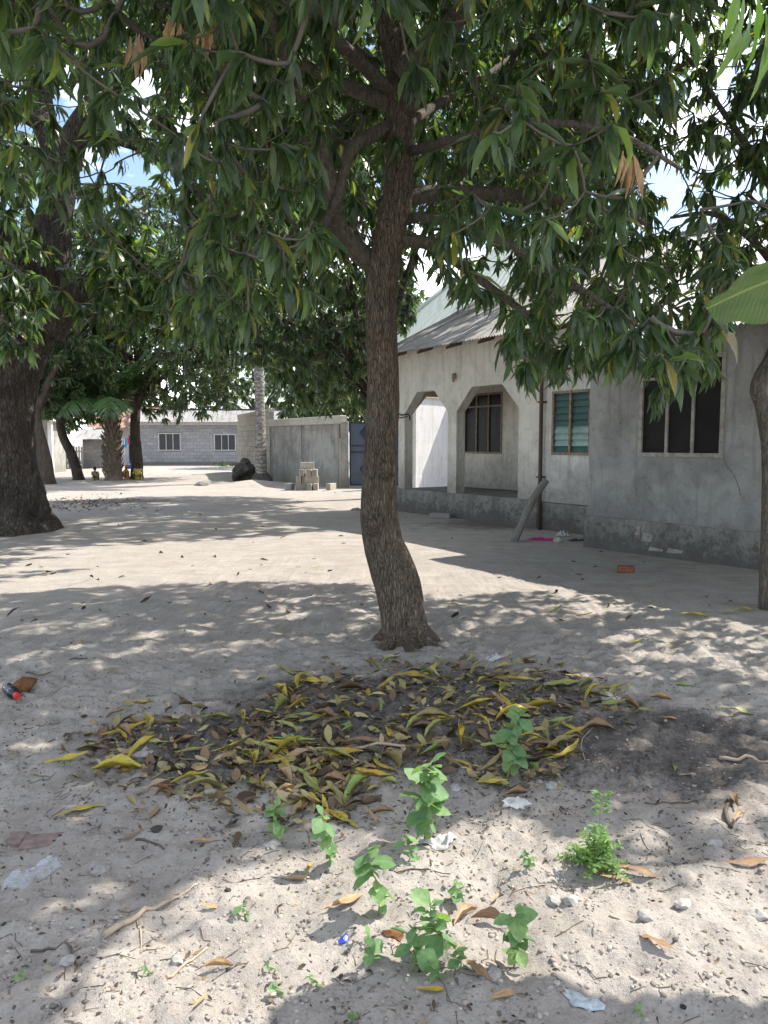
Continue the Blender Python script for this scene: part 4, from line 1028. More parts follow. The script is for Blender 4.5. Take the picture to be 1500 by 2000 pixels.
# bright young leaves hanging low on its outermost twig
yl = np_mesh('young_leaf', *leaf_tpl(9, 0.5, 0.4, .3, .20, .3), M['bright_leaf'])
for (x, y, Y, dx, L_) in ((1452, -10, 2.35, -.15, .26), (1478, -20, 2.4, .05, .27), (1495, 20, 2.4, .1, .25), (1465, 10, 2.45, -.05, .18), (1508, -10, 2.3, .1, .24), (1440, -30, 2.5, -.1, .2), (1525, 0, 2.4, .2, .26)):
    p = at(x, y, Y); Rm = orient(np.array([[dx, random.uniform(-.2, .2), -1]]), np.array([random.uniform(-.8, .8)]))[0]; m4 = Matrix.Identity(4)
    for q in range(3):
        for w_ in range(3): m4[q][w_] = Rm[q][w_]*L_
        m4[q][3] = p[q]-(RB[q] if q < 2 else 0)
    link('young_leaf', yl, mango_r).matrix_local = m4
bp_ = np.array([RB[0], RB[1], 0])
MB().tube(spline([at(1520, -60, RY-2.6)-bp_, at(1500, -60, 3.0)-bp_, at(1480, -40, 2.4)-bp_], 12), np.linspace(.011, .005, 12), 6).build('limb', M['bark_grey'], mango_r)

# ---- old mango at the left
OB = gnd(20, 1036); OY = OB[1]
trk = [at(x, y, OY) for x, y in ((18, 1075), (16, 1036), (12, 1005), (8, 950), (5, 880), (6, 800), (16, 730), (45, 660), (75, 590), (98, 500), (110, 400), (122, 320), (122, 270))]
lim = [([at(95, 640, OY), at(140, 585, OY-.1), (at(185, 553, OY-.1)), at(250, 535, OY+.3), at(330, 530, OY+.8), at(420, 500, OY+1.2)], [.32, .22, .16, .11, .07, .03]),
       ([at(118, 310, OY), at(95, 260, OY), at(82, 200, OY+.1), at(72, 110, OY+.2), at(60, -20, OY+.3), at(40, -200, OY+.4)], [.24, .2, .17, .15, .12, .05]),
       ([at(128, 320, OY), at(150, 262, OY-.1), at(195, 195, OY-.2), at(260, 130, OY-.4), at(340, 40, OY-.8), at(420, -80, OY-1)], [.26, .22, .19, .15, .1, .04]),
       ([at(150, 275, OY-.1), at(200, 262, OY), at(260, 280, OY+.3), at(330, 305, OY+.6), at(390, 345, OY+1)], [.15, .13, .11, .09, .04]),
       ([at(30, 690, OY), at(-40, 600, OY-1), at(-120, 480, OY-2), at(-160, 330, OY-3)], [.34, .26, .18, .06]),
       ([at(80, 560, OY), at(20, 470, OY-1.2), at(-30, 420, OY-2.4), at(-10, 480, OY-3.4)], [.22, .15, .1, .03]),
       ([at(95, 250, OY), at(-10, 190, OY-.5), at(-120, 120, OY-1)], [.15, .11, .04])]
Wo = ell_pts(4700, (-5.8, OY+0.4, 7.0), (5.8, 5.4, 5.0), 0.4)
px, py, d = proj(Wo)
ymo = np.interp(px, [-600, -50, 0, 60, 110, 150, 200, 260, 330, 420, 520, 620], [760, 760, 720, 690, 600, 540, 540, 600, 640, 650, 560, 400])
gap = in_poly(px, py, [(262, 330), (345, 330), (350, 490), (270, 500)]) | in_poly(px, py, [(120, 120), (215, 110), (215, 190), (150, 240), (120, 210)]) | in_poly(px, py, [(0, 235), (85, 225), (85, 330), (0, 330)]) | in_poly(px, py, [(165, 290), (330, 330), (330, 400), (180, 380)])
onstem = in_poly(px, py, [(75, 180), (230, 160), (240, 330), (150, 560), (60, 560), (85, 330)]) & (rng.random(len(Wo)) < 0.88)
Wo = Wo[(py < ymo-15) & ~(gap & (rng.random(len(Wo)) < 0.85)) & ~onstem]
ex = np.array([at(random.gauss(290, 75), random.uniform(470, 650), random.uniform(10.5, 13)) for _ in range(150)] + [at(random.uniform(180, 300), random.uniform(420, 600), random.uniform(10.5, 12)) for _ in range(40)] + [at(random.uniform(-80, 85), random.uniform(520, 690), random.uniform(9.3, 10.4)) for _ in range(55)] + [at(random.uniform(0, 330), random.uniform(-20, 140), random.uniform(7.5, 10)) for _ in range(70)]); ex = ex[~(in_poly(*proj(ex)[:2], [(262, 330), (345, 330), (350, 480), (270, 480)]))]
Wo = np.concatenate([Wo, ex])
old = make_tree('old_mango_tree', 'massive old mango tree with thick flaring trunk at the yard edge', (OB[0], OB[1], 0), trk, [1.0, .86, .70, .60, .55, .53, .52, .50, .42, .33, .28, .27, .22], lim, Wo, 1, 0.215, M['mango'], M['bark_old'], trunk_n=(60, 150), rough=0.09, nleaf=(9, 14), fis=14, el=-48, twig_k=0.003)
for (x, y, r0) in ((70, 1020, .28), (105, 1035, .15), (-20, 1040, .3), (30, 1045, .2)):   # root buttresses
    a = at(x*0.4+8, 960, OY-0.35)-np.array([OB[0], OB[1], 0]); e = gnd(x, y)-np.array([OB[0], OB[1], 0])
    MB().tube(spline([a, a*0.5+e*0.5+np.array([0, -.05, -.12]), e+np.array([0, -.1, -.02]), e*1.25+np.array([0, -.15, -.12])], 10), np.linspace(r0, .05, 10), 10).build('root', M['bark_old'], old)

# ---- mid and far trees
def simple_tree(name, label, bx, by, hfork, r0, c_, r_, nW, L_, group=None, lod=2, lean=0.0, zmin=None, nleaf=(12, 18), mask=None, el=-45, shell=.45, extra=None):
    z0 = -0.25; base = (bx, by, 0)
    trunk = [(bx, by, z0), (bx, by, 0.15), (bx+lean*0.4, by, hfork*0.5), (bx+lean, by, hfork), (bx+lean*1.2+(c_[0]-bx)*.3, by+(c_[1]-by)*.3, hfork+(c_[2]-hfork)*.7)]
    rad = [r0*1.6, r0*1.25, r0, r0*.9, r0*.4]
    lim = []
    for k in range(6):
        a = k*1.047+random.uniform(-.3, .3); e = np.array(c_)+np.array([math.cos(a)*r_[0]*.65, math.sin(a)*r_[1]*.65, random.uniform(-.3, .4)*r_[2]])
        s = np.array(trunk[3])+np.array([0, 0, random.uniform(-.2, .5)]); lim.append(([s, s*.55+e*.45+np.array([0, 0, .5]), e], [r0*.55, r0*.35, r0*.1]))
    W = ell_pts(nW, c_, r_, shell, zmin)
    if mask is not None:
        px, py, d = proj(W); W = W[mask(px, py)]
    if extra is not None:
        W = np.concatenate([W, ell_pts(*extra)]); e = np.array(extra[1]); s = np.array(trunk[3])
        for dx, dy in ((0, 0), (-1.8, .8), (1.8, -1.0), (.5, 1.8)): lim.append(([s, s*.5+(e+np.array([dx, dy, 0]))*.5+np.array([-.4, .2, .6]), e+np.array([dx, dy, -.3])], [r0*.6, r0*.45, r0*.15]))
    return make_tree(name, label, base, trunk, rad, lim, W, lod, L_, M['far_leaf'], M['bark_far'], trunk_n=(20, 50), rough=.08, nleaf=nleaf, group=group, el=el, twig_k=.004)
simple_tree('mango_tree', 'leafy mango tree hiding behind the crooked trunk near the blue gate', -0.15, 21.0, 2.6, .15, (-2.0, 20.8, 5.9), (3.3, 3.0, 3.8), 2100, .25, extra=(2100, (.9, 18.6, 8.9), (5.0, 4.0, 2.3), .2), lod=1, lean=-.1, zmin=1.95, nleaf=(9, 13), shell=.4,  # second, high crown lobe added so its shadow covers the yard
            mask=lambda px, py: (py < np.interp(px, [300, 380, 460, 520, 580, 650, 720, 790, 840], [640, 680, 700, 720, 790, 825, 825, 680, 560])-10) & (px < 810) & ~((px > 690) & (py < 480)))
simple_tree('shade_tree', 'broad dark tree with dead straight trunk beside the stubby palm', gnd(268, 936)[0], gnd(268, 936)[1], 2.6, .22, (-9.2, 32.5, 7.2), (5.4, 4.4, 4.8), 2600, .27, lod=2, zmin=1.75,
            mask=lambda px, py: (py < np.interp(px, [100, 200, 260, 330, 400, 450, 520], [770, 790, 830, 850, 880, 880, 700])-22) & ~((px > 170) & (px < 280) & (py > 620)), nleaf=(11, 16))
simple_tree('slanting_tree', 'slim slanting tree in front of the low block shed', gnd(153, 937)[0], gnd(153, 937)[1], 2.2, .19, (-12.8, 33, 5.6), (2.8, 2.4, 3.4), 1100, .26, lean=-.65, zmin=2.2)
simple_tree('yard_tree', 'brown trunked tree just behind the massive old mango', gnd(92, 946)[0], gnd(92, 946)[1], 2.6, .25, (-12.6, 30, 6.2), (3.4, 2.8, 3.8), 1400, .26, lean=-.35, zmin=2.3)
far = [(-27, 62, 7, (6, 5, 6)), (-18.5, 66, 8, (6.5, 5, 6.5)), (-10, 63, 7.5, (6, 5, 6)), (-3.2, 49, 6.2, (4.2, 4, 4.6)), (-33, 50, 7, (6, 5, 6)), (-6.5, 72, 10, (6, 5, 7)), (1.0, 60, 8.0, (5, 4, 6)), (-23, 48, 6.5, (4.5, 4, 4.5))]
flab = ['rounded far tree standing left of the red-roofed house', 'tall far tree rising over the red-roofed house', 'far tree rising over the block house roof', 'bushy tree growing behind the cream block wall', 'far tree beyond the kiosk', 'tallest far tree behind the block house', 'far tree beyond the blue gate', 'bushy tree behind the kiosk']
for (x, y, z, r_), lb in zip(far, flab):
    simple_tree('far_tree', lb, x, y, 3.2, .25, (x, y, z), r_, 720, .54, 'trees beyond the yard', nleaf=(9, 13), zmin=2.6, shell=.55)
# sunlit, yellow-tipped tree between trunk and porch roof
simple_tree('far_tree', 'yellow tipped tree crown rising beside the pale green roof', 0.1, 33, 4.0, .2, (-0.1, 33, 6.4), (1.95, 2, 2.9), 420, .30, 'trees beyond the yard', nleaf=(14, 20), shell=.6)

# ---- palms
def frond(L_, droop, nl=34, wid=0.42, up=0.9):
    t = np.linspace(0, 1, 16); x = np.zeros(16); z = np.zeros(16); a = up
    for k in range(1, 16):
        a = up-droop*t[k]**1.2; x[k] = x[k-1]+math.cos(a)*L_/15; z[k] = z[k-1]+math.sin(a)*L_/15
    P = np.stack([x, np.zeros(16), z], 1)
    RV, RF = tube(P, np.linspace(.03, .006, 16), 4)
    tl = np.linspace(.16, .99, nl); ps = np.stack([np.interp(tl, t, P[:, q]) for q in range(3)], 1)
    pos = np.repeat(ps, 2, 0); sd = np.tile([-1, 1], nl)
    T = np.gradient(P, axis=0); T /= np.linalg.norm(T, axis=1)[:, None]; tt = np.repeat(np.stack([np.interp(tl, t, T[:, q]) for q in range(3)], 1), 2, 0)
    D = tt*0.75 + np.stack([np.zeros(2*nl), sd*1.0, np.full(2*nl, -.25)], 1) + rng.normal(0, .08, (2*nl, 3))
    ll = np.repeat(wid*(np.sin(np.pi*np.clip(tl, .1, 1)**.8)**.6+.15), 2)
    V, F, A = bake(pos, orient(D, sd*0.4), ll, np.zeros(2*nl, int), [flat_tpl(.085, 1.2)], rng.random(2*nl))
    return np.concatenate([RV, V]), np.concatenate([RF, F+len(RV)]), np.concatenate([np.full(len(RV), .9), A])
def fmesh(*a):
    V, F, A = frond(*a); return np_mesh('frond', V, F, M['palm_leaf'], True, A)
fr_up = fmesh(2.4, 1.1, 36, .5, 1.25); fr_mid = fmesh(2.3, 1.7, 36, .5, .9); fr_low = fmesh(2.2, 1.6, 34, .45, .35)
def crown_of(root, z, n, sc, kinds=(0, 1, 2)):
    for k in range(n):
        o = link('frond', (fr_up, fr_mid, fr_low)[kinds[k % len(kinds)]], root); o.location = (0, 0, z)
        o.rotation_euler = (random.uniform(-.15, .15), random.uniform(-.15, .15), k*2.4+random.uniform(-.3, .3)); s = sc*random.uniform(.85, 1.15); o.scale = (s, s, s)
def coconut(x, y, h, r0, lean, label):
    root = empty('coconut_palm', (x, y, 0)); tag(root, label, 'palm', 'coconut palms')
    P = spline([(0, 0, -.2), (0, 0, .1), (lean*.1, 0, .5), (lean*.2, 0, h*.35), (lean*.6, 0, h*.7), (lean, 0, h)], 60)
    rad = np.interp(np.linspace(0, 5, 60), range(6), [r0*2.0, r0*1.8, r0*1.2, r0, r0*.88, r0*.75])
    ang = np.arange(18)/18; A, Z = np.meshgrid(ang, P[:, 2]); V, F = tube(P, rad, 18, rad[:, None]*(.16*(vnoise(A*9, Z*3, 3, 9)-.5)+.02*np.sin(Z*26)))
    link('trunk', np_mesh('trunk', V, F, M['palm_bark']), root)
    V, F = tube([(0, 0, -.2), (0, 0, .05), (0, 0, .3), (0.01, 0, .42)], [r0*2.9, r0*2.35, r0*1.7, r0*1.2], 20, None); V = V*(1+.22*(vnoise(V[:, 0]*9+5, V[:, 2]*7+V[:, 1]*6, 4)-.5)[:, None])
    link('root_boss', np_mesh('root_boss', V, F, M['rock_dark']), root)
    top = empty_child = None
    for k in range(15):
        o = link('frond', (fr_up, fr_mid, fr_low)[k % 3], root); o.location = (lean, 0, h-.1); o.rotation_euler = (random.uniform(-.15, .15), random.uniform(-.15, .15), k*2.4); s = random.uniform(1.3, 1.6); o.scale = (s, s, s)
    for k in range(6):
        a = k*1.05; mb = MB(); V, F = tube([(0, 0, .12), (0, 0, .10), (0, 0, 0), (0, 0, -.1), (0, 0, -.13)], [.02, .07, .11, .07, .02], 10); mb.add(V, F, True); mb.build('coconut', M['palm_leaf'], root, (lean+.3*math.cos(a), .3*math.sin(a), h-.35))
    return root
pb = gp(511, 944); coconut(pb[0], pb[1], 9.2, .185, -.15, 'tall coconut palm with pale ringed trunk before the block wall')
coconut(-18.3, 40, 15.5, .19, .3, 'sunlit distant coconut palm high behind the old mango')
sp_ = gp(222, 938); sr = empty('stubby_palm', (sp_[0], sp_[1], sp_[2])); tag(sr, 'stubby oil palm with bristling leaf bases and upright fronds', 'palm')
V, F = tube(spline([(0, 0, -.2), (0, 0, .6), (0, 0, 1.6), (0, 0, 2.6)], 20), np.interp(np.linspace(0, 3, 20), range(4), [.36, .33, .27, .2]), 14); link('trunk', np_mesh('trunk', V, F, M['palm_boot']), sr)
bt = MB().prism([(-.05, 0), (.05, 0), (.03, .30), (-.03, .30)], -.015, .02).build('leaf_base', M['palm_boot'], sr)
nb_ = 0
for k in range(120):
    z = .05+k*.021; rr = np.interp(z, [0, 1.6, 2.6], [.34, .28, .2]); a = k*2.399
    o = bt if k == 0 else link('leaf_base', bt.data, sr); o.location = (rr*.92*math.cos(a), rr*.92*math.sin(a), z); o.rotation_mode = 'ZYX'
    o.rotation_euler = (0, random.uniform(.25, .6), a); o.rotation_mode = 'XYZ'
    o.rotation_euler = (Matrix.Rotation(a, 4, 'Z') @ Matrix.Rotation(random.uniform(.3, .65), 4, 'Y') @ Matrix.Rotation(R(90), 4, 'Z')).to_euler()
    s = random.uniform(.8, 1.3); o.scale = (s, s, s)
crown_of(sr, 2.55, 18, 1.6, (0, 0, 1, 0, 0))

# ---- banana plant just outside the frame, one blade reaching in
bn = empty('banana_plant', (2.75, 2.6, 0)); tag(bn, 'banana plant with broad smooth green blade hanging beside the slim tree', 'banana plant')
MB().tube(spline([(0, 0, -.1), (0, 0, .4), (.02, 0, 1.2), (0, 0, 2.0)], 20), np.linspace(.12, .06, 20), 16).build('pseudostem', M['stem'], bn)
def blade(name, path, hw, mat, tilt):
    P = spline(path, 26); T, N, B = frames(P); t = np.linspace(0, 1, 26)
    side = np.cross(T, [0, 0, 1.0]); side /= np.linalg.norm(side, axis=1)[:, None]; up = np.cross(side, T)
    w_ = hw*np.clip(np.sin(np.pi*np.clip(.04+.96*t, 0, 1)**.75), 0, 1)**.6; V = []; nc = 9
    ca, sa = math.cos(tilt), math.sin(tilt)
    for k in range(26):
        for q in range(nc):
            s = (q/(nc-1)-.5)*2; sd = side[k]*ca+up[k]*sa; un = -side[k]*sa+up[k]*ca
            V.append(P[k]+sd*w_[k]*s+un*(-.22*abs(s)**1.3*w_[k]+.012*math.sin(k*1.7+s*3)*abs(s)))
    F = [(k*nc+q, k*nc+q+1, (k+1)*nc+q+1, (k+1)*nc+q) for k in range(25) for q in range(nc-1)]
    o = MB().add(V, F, True).build(name, mat, bn)
    MB().tube(P, np.linspace(.022, .004, 26), 6).build('midrib', M['stem'], o); return o
bo = np.array([2.75, 2.6, 0])
tip = at(1380, 602, 2.72)-bo; m1 = at(1500, 548, 2.70)-bo; m2 = at(1700, 485, 2.65)-bo
blade('blade', [np.array([0, 0, 1.95]), np.array([-.25, 0, 2.25]), m2, m1, tip], .26, M['banana'], -.55)
blade('blade', [np.array([0, 0, 1.95]), np.array([.3, .2, 2.6]), np.array([.9, .4, 2.9]), np.array([1.6, .5, 2.5])], .25, M['banana'], .1)
blade('blade', [np.array([0, 0, 1.95]), np.array([.4, -.1, 2.5]), np.array([1.1, -.3, 2.7]), np.array([1.8, -.6, 2.2])], .25, M['banana'], -.2)

# ================================================================== THINGS ON THE GROUND
# ---- fallen mango leaves
FT = []
for c_, f_, wv, w_, tw in ((.6, .9, .35, .21, .5), (1.3, 1.6, .4, .21, -.8), (-.5, .7, .4, .22, .5), (.25, 2.4, .45, .22, .9), (-.9, 1.1, .35, .20, -.5), (.4, .35, .45, .23, .2)):
    V, F = leaf_tpl(9, c_, f_, wv, w_, tw); V[:, 1] += (.28, -.35, .22, -.2, .4, -.12)[len(FT)]*(V[:, 0]-.45)**2*1.6; V = V-np.array([.45, 0, 0]); V[:, 2] -= np.percentile(V[:, 2], 15); FT.append((V, F))
FMESH = {}
for mt in ('dry_yellow', 'dry_olive', 'dry_brown', 'dry_tan', 'dry_green'):
    FMESH[mt] = [np_mesh('fallen_leaf', V, F, M[mt]) for V, F in FT]
NAMEC = {'dry_yellow': 'yellow', 'dry_olive': 'olive', 'dry_brown': 'brown', 'dry_tan': 'tan', 'dry_green': 'green'}
def fallen(px, py, mt, L_, rz, label, group=None, dz=0.0, tilt=.25, k=None):
    p = gp(px, py); o = link('fallen_leaf', random.choice(FMESH[mt]) if k is None else FMESH[mt][k])
    o.location = (p[0], p[1], p[2]+.004+dz); o.rotation_euler = (random.uniform(-tilt, tilt)*2, random.uniform(-tilt, tilt), rz)
    s = L_; o.scale = (s, s*random.uniform(.5, 1.0), s*random.uniform(.35, .9)); tag(o, label, 'leaf', group); return o
LOBES = [([(545, 1335), (610, 1310), (760, 1298), (900, 1300), (1010, 1305), (1200, 1330), (1240, 1395), (1120, 1410), (1090, 1470), (1100, 1510), (960, 1545), (880, 1500), (760, 1500), (700, 1590), (620, 1600), (560, 1520), (470, 1470), (500, 1400)], .72),
         ([(170, 1440), (260, 1370), (420, 1370), (560, 1390), (640, 1480), (700, 1560), (640, 1610), (440, 1570), (300, 1550), (180, 1510)], .28)]
def samp_poly(poly):
    xs = [p[0] for p in poly]; ys = [p[1] for p in poly]
    while True:
        x = random.uniform(min(xs), max(xs)); y = random.uniform(min(ys), max(ys))
        if in_poly(np.array([x]), np.array([y]), poly)[0] and random.random() < .55+.45*vnoise(x*.012, y*.03, 31): return x+random.gauss(0, 30), y+random.gauss(0, 13)
def heap_dz(x, y):
    return .05*math.exp(-(((x-850)/330)**2+((y-1385)/95)**2))*random.random()
ZONES = [((780, 1310), 'on the trunk side of the leaf heap'), ((830, 1500), 'near the tall weed in the heap'), ((985, 1440), 'around the dark weed in the heap'), ((1180, 1370), 'by the silvery wrapper in the heap'),
         ((300, 1450), 'in the thin heap tail by the white flat stone'), ((600, 1510), 'above the small dull weed in the heap'), ((600, 1360), 'in the heap part between trunk and bottle')]
SHAPE = ['arched', 'tightly curled', 'cupped', 'folded', 'upturned', 'flat']
def heap_label(x, y, mt, k):
    z = min(ZONES, key=lambda q: (q[0][0]-x)**2+((q[0][1]-y)*2.5)**2)[1]
    return '%s %s mango leaf %s' % (SHAPE[k], NAMEC[mt], z), '%s %s leaves %s' % (SHAPE[k], NAMEC[mt], z)
for k in range(232):
    poly, _ = LOBES[0] if random.random() < .72 else LOBES[1]
    kq = random.randrange(6); x, y = samp_poly(poly); right = poly is LOBES[0][0]
    mt = random.choices(['dry_yellow', 'dry_olive', 'dry_brown', 'dry_tan', 'dry_green'], [.33, .30, .25, .08, .04] if right else [.15, .25, .42, .15, .03])[0]
    fallen(x, y, mt, random.uniform(.13, .26)*(.8 if mt in ('dry_brown', 'dry_tan') else 1), random.uniform(0, 6.28), *heap_label(x, y, mt, kq), heap_dz(x, y), .20, kq)
for x, y, mt, L_, a, lb in (
    (152, 1588, 'dry_yellow', .20, .5, 'bright yellow curled leaf alone on sand near the sunken bricks'), (125, 1490, 'dry_yellow', .20, .45, 'yellow leaf with brown edge at the tip of the thin heap tail'), (76, 1520, 'dry_green', .10, .2, 'small pale green leaf beside the yellow leaf on bare sand'),
    (240, 1430, 'dry_yellow', .24, .7, 'large broken yellow leaf on the thin heap tail'), (275, 1374, 'dry_yellow', .16, -.1, 'yellow curved leaf at the heap edge by the bottle side'), (763, 1440, 'dry_yellow', .19, 1.75, 'large speckled yellow leaf with pale midrib in the heap centre'),
    (1358, 1208, 'dry_yellow', .30, .08, 'large yellow leaf on shaded sand by the slim tree'), (1455, 1194, 'dry_yellow', .22, .1, 'yellow leaf at the foot of the slim tree'), (1425, 1198, 'dry_olive', .2, .2, 'olive leaf at the foot of the slim tree'), (1330, 1343, 'dry_green', .20, -.08, 'green leaf flat on dark soil facing the slim tree'),
    (1440, 1397, 'dry_olive', .25, -.12, 'long olive leaf on dark soil near the slim tree'), (1318, 1506, 'dry_green', .12, 1.3, 'pale green torn leaf standing on the dark soil'), (1350, 1520, 'dry_tan', .14, .2, 'tan leaf beside the pale green torn leaf'), (1085, 1196, 'dry_olive', .18, .3, 'dull olive leaf on dappled sand behind the heap'),
    (1140, 1205, 'dry_olive', .18, -.05, 'thin yellow green leaf on dappled sand behind the heap'), (1262, 1202, 'dry_olive', .12, .9, 'small upright yellow green leaf on dappled sand'), (1243, 1257, 'dry_yellow', .13, .3, 'small yellow leaf on dappled sand between the two mango trunks'), (1317, 1266, 'dry_olive', .12, -.6, 'small olive leaf on dappled sand between the two mango trunks'),
    (1273, 1147, 'dry_green', .16, .6, 'pale green leaf on bare sand below the red brick piece'), (1085, 1412, 'dry_green', .19, .05, 'pale green leaf flat at the heap edge by the wrapper'), (1195, 1350, 'dry_yellow', .2, -.3, 'glossy yellow leaf by the silvery wrapper'), (1185, 1378, 'dry_olive', .24, -.1, 'broad olive leaf by the silvery wrapper'), (1080, 1475, 'dry_yellow', .17, .3, 'yellow leaf sunk at the heap edge below the foil'),
    (1250, 1392, 'dry_olive', .20, -.1, 'speckled dark olive leaf on soil by the heap edge'), (1290, 1367, 'dry_tan', .13, -.3, 'thin tan leaf on soil by the heap edge'), (1310, 1408, 'dry_tan', .12, 0, 'pale tan leaf on dark soil by the heap edge'), (1165, 1425, 'dry_brown', .17, -.1, 'brown twisted leaf on dark soil by the heap edge'),
    (410, 1775, 'dry_tan', .07, -.1, 'small orange leaf in sun beside the pale stick'), (425, 1892, 'dry_tan', .09, .1, 'orange brown leaf in sun on loose sand'), (395, 1960, 'dry_tan', .08, 1.2, 'upright orange leaf in sun at the sand edge'), (845, 1941, 'dry_yellow', .10, 0, 'yellow leaf in the shadow below the sprouts'),
    (985, 1948, 'dry_tan', .11, .5, 'orange leaf fragment with shadow below the sprouts'), (1283, 1850, 'dry_brown', .13, 2.3, 'brown rolled leaf standing on sunlit sand'), (1180, 1712, 'dry_tan', .18, .05, 'ribbed tan leaf in front of the feathery weed'), (1245, 1714, 'dry_brown', .16, -.3, 'brown rolled leaf in front of the feathery weed'), (1205, 1728, 'dry_brown', .12, -.1, 'short brown curl in front of the feathery weed'),
    (1460, 1692, 'dry_brown', .17, -.1, 'long brown leaf by the bark strip'), (1440, 1600, 'dry_tan', .1, .8, 'tan leaf near the bark strip'), (675, 1770, 'dry_tan', .15, .6, 'large tan leaf lying over the sand among the sprouts'), (905, 1795, 'dry_tan', .13, .9, 'smooth tan leaf behind the round-leaved sprout'), (955, 1800, 'dry_brown', .12, -.2, 'brown leaf behind the toothed weed'),
    (970, 1760, 'dry_tan', .08, 1.1, 'narrow tan leaf leaning near the toothed weed'), (935, 1905, 'dry_brown', .13, 2.1, 'dark brown rolled leaf between the sprouts'), (605, 1700, 'dry_yellow', .12, 1.4, 'amber leaf upright beside the small weed'), (580, 1722, 'dry_tan', .1, .2, 'tan leaf beside the small weed'), (380, 1565, 'dry_tan', .07, .7, 'small orange leaf beside the white pebble chunk'),
    (390, 1650, 'dry_tan', .1, .1, 'pale tan leaf on grey sand near the charred lump'), (270, 1590, 'dry_brown', .09, .3, 'brown leaf near the bright yellow curled leaf'), (255, 1640, 'dry_brown', .09, .6, 'curled brown leaf on grey sand'), (1435, 1570, 'dry_brown', .16, 1.2, 'curved brown leaf strip on dark soil'), (745, 1590, 'dry_brown', .1, .2, 'orange brown chip of leaf beside the tall weed'),
    (1035, 1750, 'dry_brown', .06, 2.2, 'small brown roll on sunlit sand'), (150, 1262, 'dry_yellow', .14, .5, 'yellow leaf in the light streak on the sand'), (215, 1310, 'dry_olive', .12, .9, 'olive leaf on grey sand between bottle and heap'), (85, 1322, 'dry_green', .14, .05, 'green leaf on sand behind the coconut husk'), (255, 1048, 'dry_brown', .24, 0, 'brown leaf on sand near the big roots'),
    (620, 1112, 'dry_olive', .2, .3, 'olive leaf on the sunlit sand behind the trunk'), (885, 1185, 'dry_olive', .18, .1, 'olive leaf on sand between trunk and porch'), (1015, 1330, 'dry_yellow', .2, -.1, 'broad flat yellow leaf on the heap crest'), (1030, 1290, 'dry_yellow', .16, 0, 'orange yellow leaf at the back of the heap'), (590, 1322, 'dry_olive', .2, -.2, 'large dull olive leaf at the heap edge between trunk and bottle'),
    (450, 1465, 'dry_yellow', .2, .4, 'half yellow half brown leaf in the thin heap tail'), (655, 1600, 'dry_yellow', .22, -.5, 'long yellow leaf reaching out toward the medium weed'), (590, 1400, 'dry_olive', .2, .1, 'long green yellow leaf in the thin heap tail'), (860, 1405, 'dry_yellow', .17, .4, 'arched yellow leaf beside the dark weed'), (955, 1535, 'dry_yellow', .16, -.4, 'white backed leaf below the dark weed'), (1010, 1555, 'dry_brown', .12, .1, 'brown chip leaf by the white paper scrap')):
    fallen(x, y, mt, L_*1.05, a, lb, None, .004, .10, random.choice((0, 2, 3, 5) if mt in ('dry_brown', 'dry_tan') else (0, 2, 4, 5)))
# leaf crumbs, small dark leaves and chips: nobody could count them
def scatter(n, f, tpls, lo, hi, name, label, cat, mat, dz=.004, flat=.4, rvf=None):
    pos = []; 
    while len(pos) < n:
        x, y = f()
        if y < 880: continue
        pos.append(gnd(x, y))
    pos = np.array(pos); pos[:, 2] = gz(pos[:, 0], pos[:, 1])+dz
    az = rng.uniform(0, 6.28, n); el = rng.normal(0, flat*.5, n); D = np.stack([np.cos(az)*np.cos(el), np.sin(az)*np.cos(el), np.sin(el)], 1)
    V, F, A = bake(pos, orient(D, rng.normal(0, flat, n)), rng.uniform(lo, hi, n), rng.integers(0, len(tpls), n), tpls, rng.random(n) if rvf is None else rvf(n))
    return tag(link(name, np_mesh(name, V, F, mat, True, A)), label, cat, kind='stuff')
def f_heap(): return samp_poly(LOBES[0][0] if random.random() < .62 else LOBES[1][0])
CR = [(V*np.array([1, 1.2, .8]), F) for V, F in (leaf_tpl(5, 1.2, .8, .3, .3, .6), leaf_tpl(5, -1, .6, .3, .35, -.6), leaf_tpl(4, .4, 1.2, .2, .22, .9))]
scatter(2700, f_heap, CR, .02, .11, 'leaf_litter', 'brown crumbled leaf litter filling the heap under the tree', 'leaf litter', M['litter'], .004, .4, lambda n: rng.random(n)**.8)
def f_all():
    while True:
        x = random.uniform(-60, 1560); y = 1150+850*random.random()**1.1
        if random.random() < .25+.75*(vnoise(x*.006, y*.012, 12) > .45): return x, y
scatter(800, f_all, CR, .008, .035, 'soil_debris', 'tiny leaf chips strewn over the sand', 'debris', M['litter'], .002, .4, lambda n: rng.random(n)**1.8*.85)
def f_soil():
    while True:
        x = random.gauss(780, 420); y = random.gauss(1500, 115)
        if 1270 < y < 1760 and random.random() < .15+.85*vnoise(x*.01, y*.02, 55): return x, y
scatter(2600, f_soil, CR, .006, .03, 'humus_crumbs', 'dark humus crumbs and chips strewn around the leaf heap', 'debris', M['litter'], .002, .4, lambda n: rng.random(n)**2*.55)
def f_mid(): return random.uniform(0, 1500), 960+260*random.random()**1.3
scatter(160, f_mid, CR, .06, .15, 'scattered_leaves', 'small dark leaves strewn over the open yard', 'leaves', M['litter'], .004, .5, lambda n: rng.uniform(0, .5, n))
def f_mulch():
    return random.gauss(170, 55), random.gauss(983, 7)
scatter(500, f_mulch, CR, .05, .12, 'mulch', 'dark leaf mulch raked together near the old mango', 'mulch', M['litter'], .003, .3, lambda n: rng.uniform(0, .45, n))
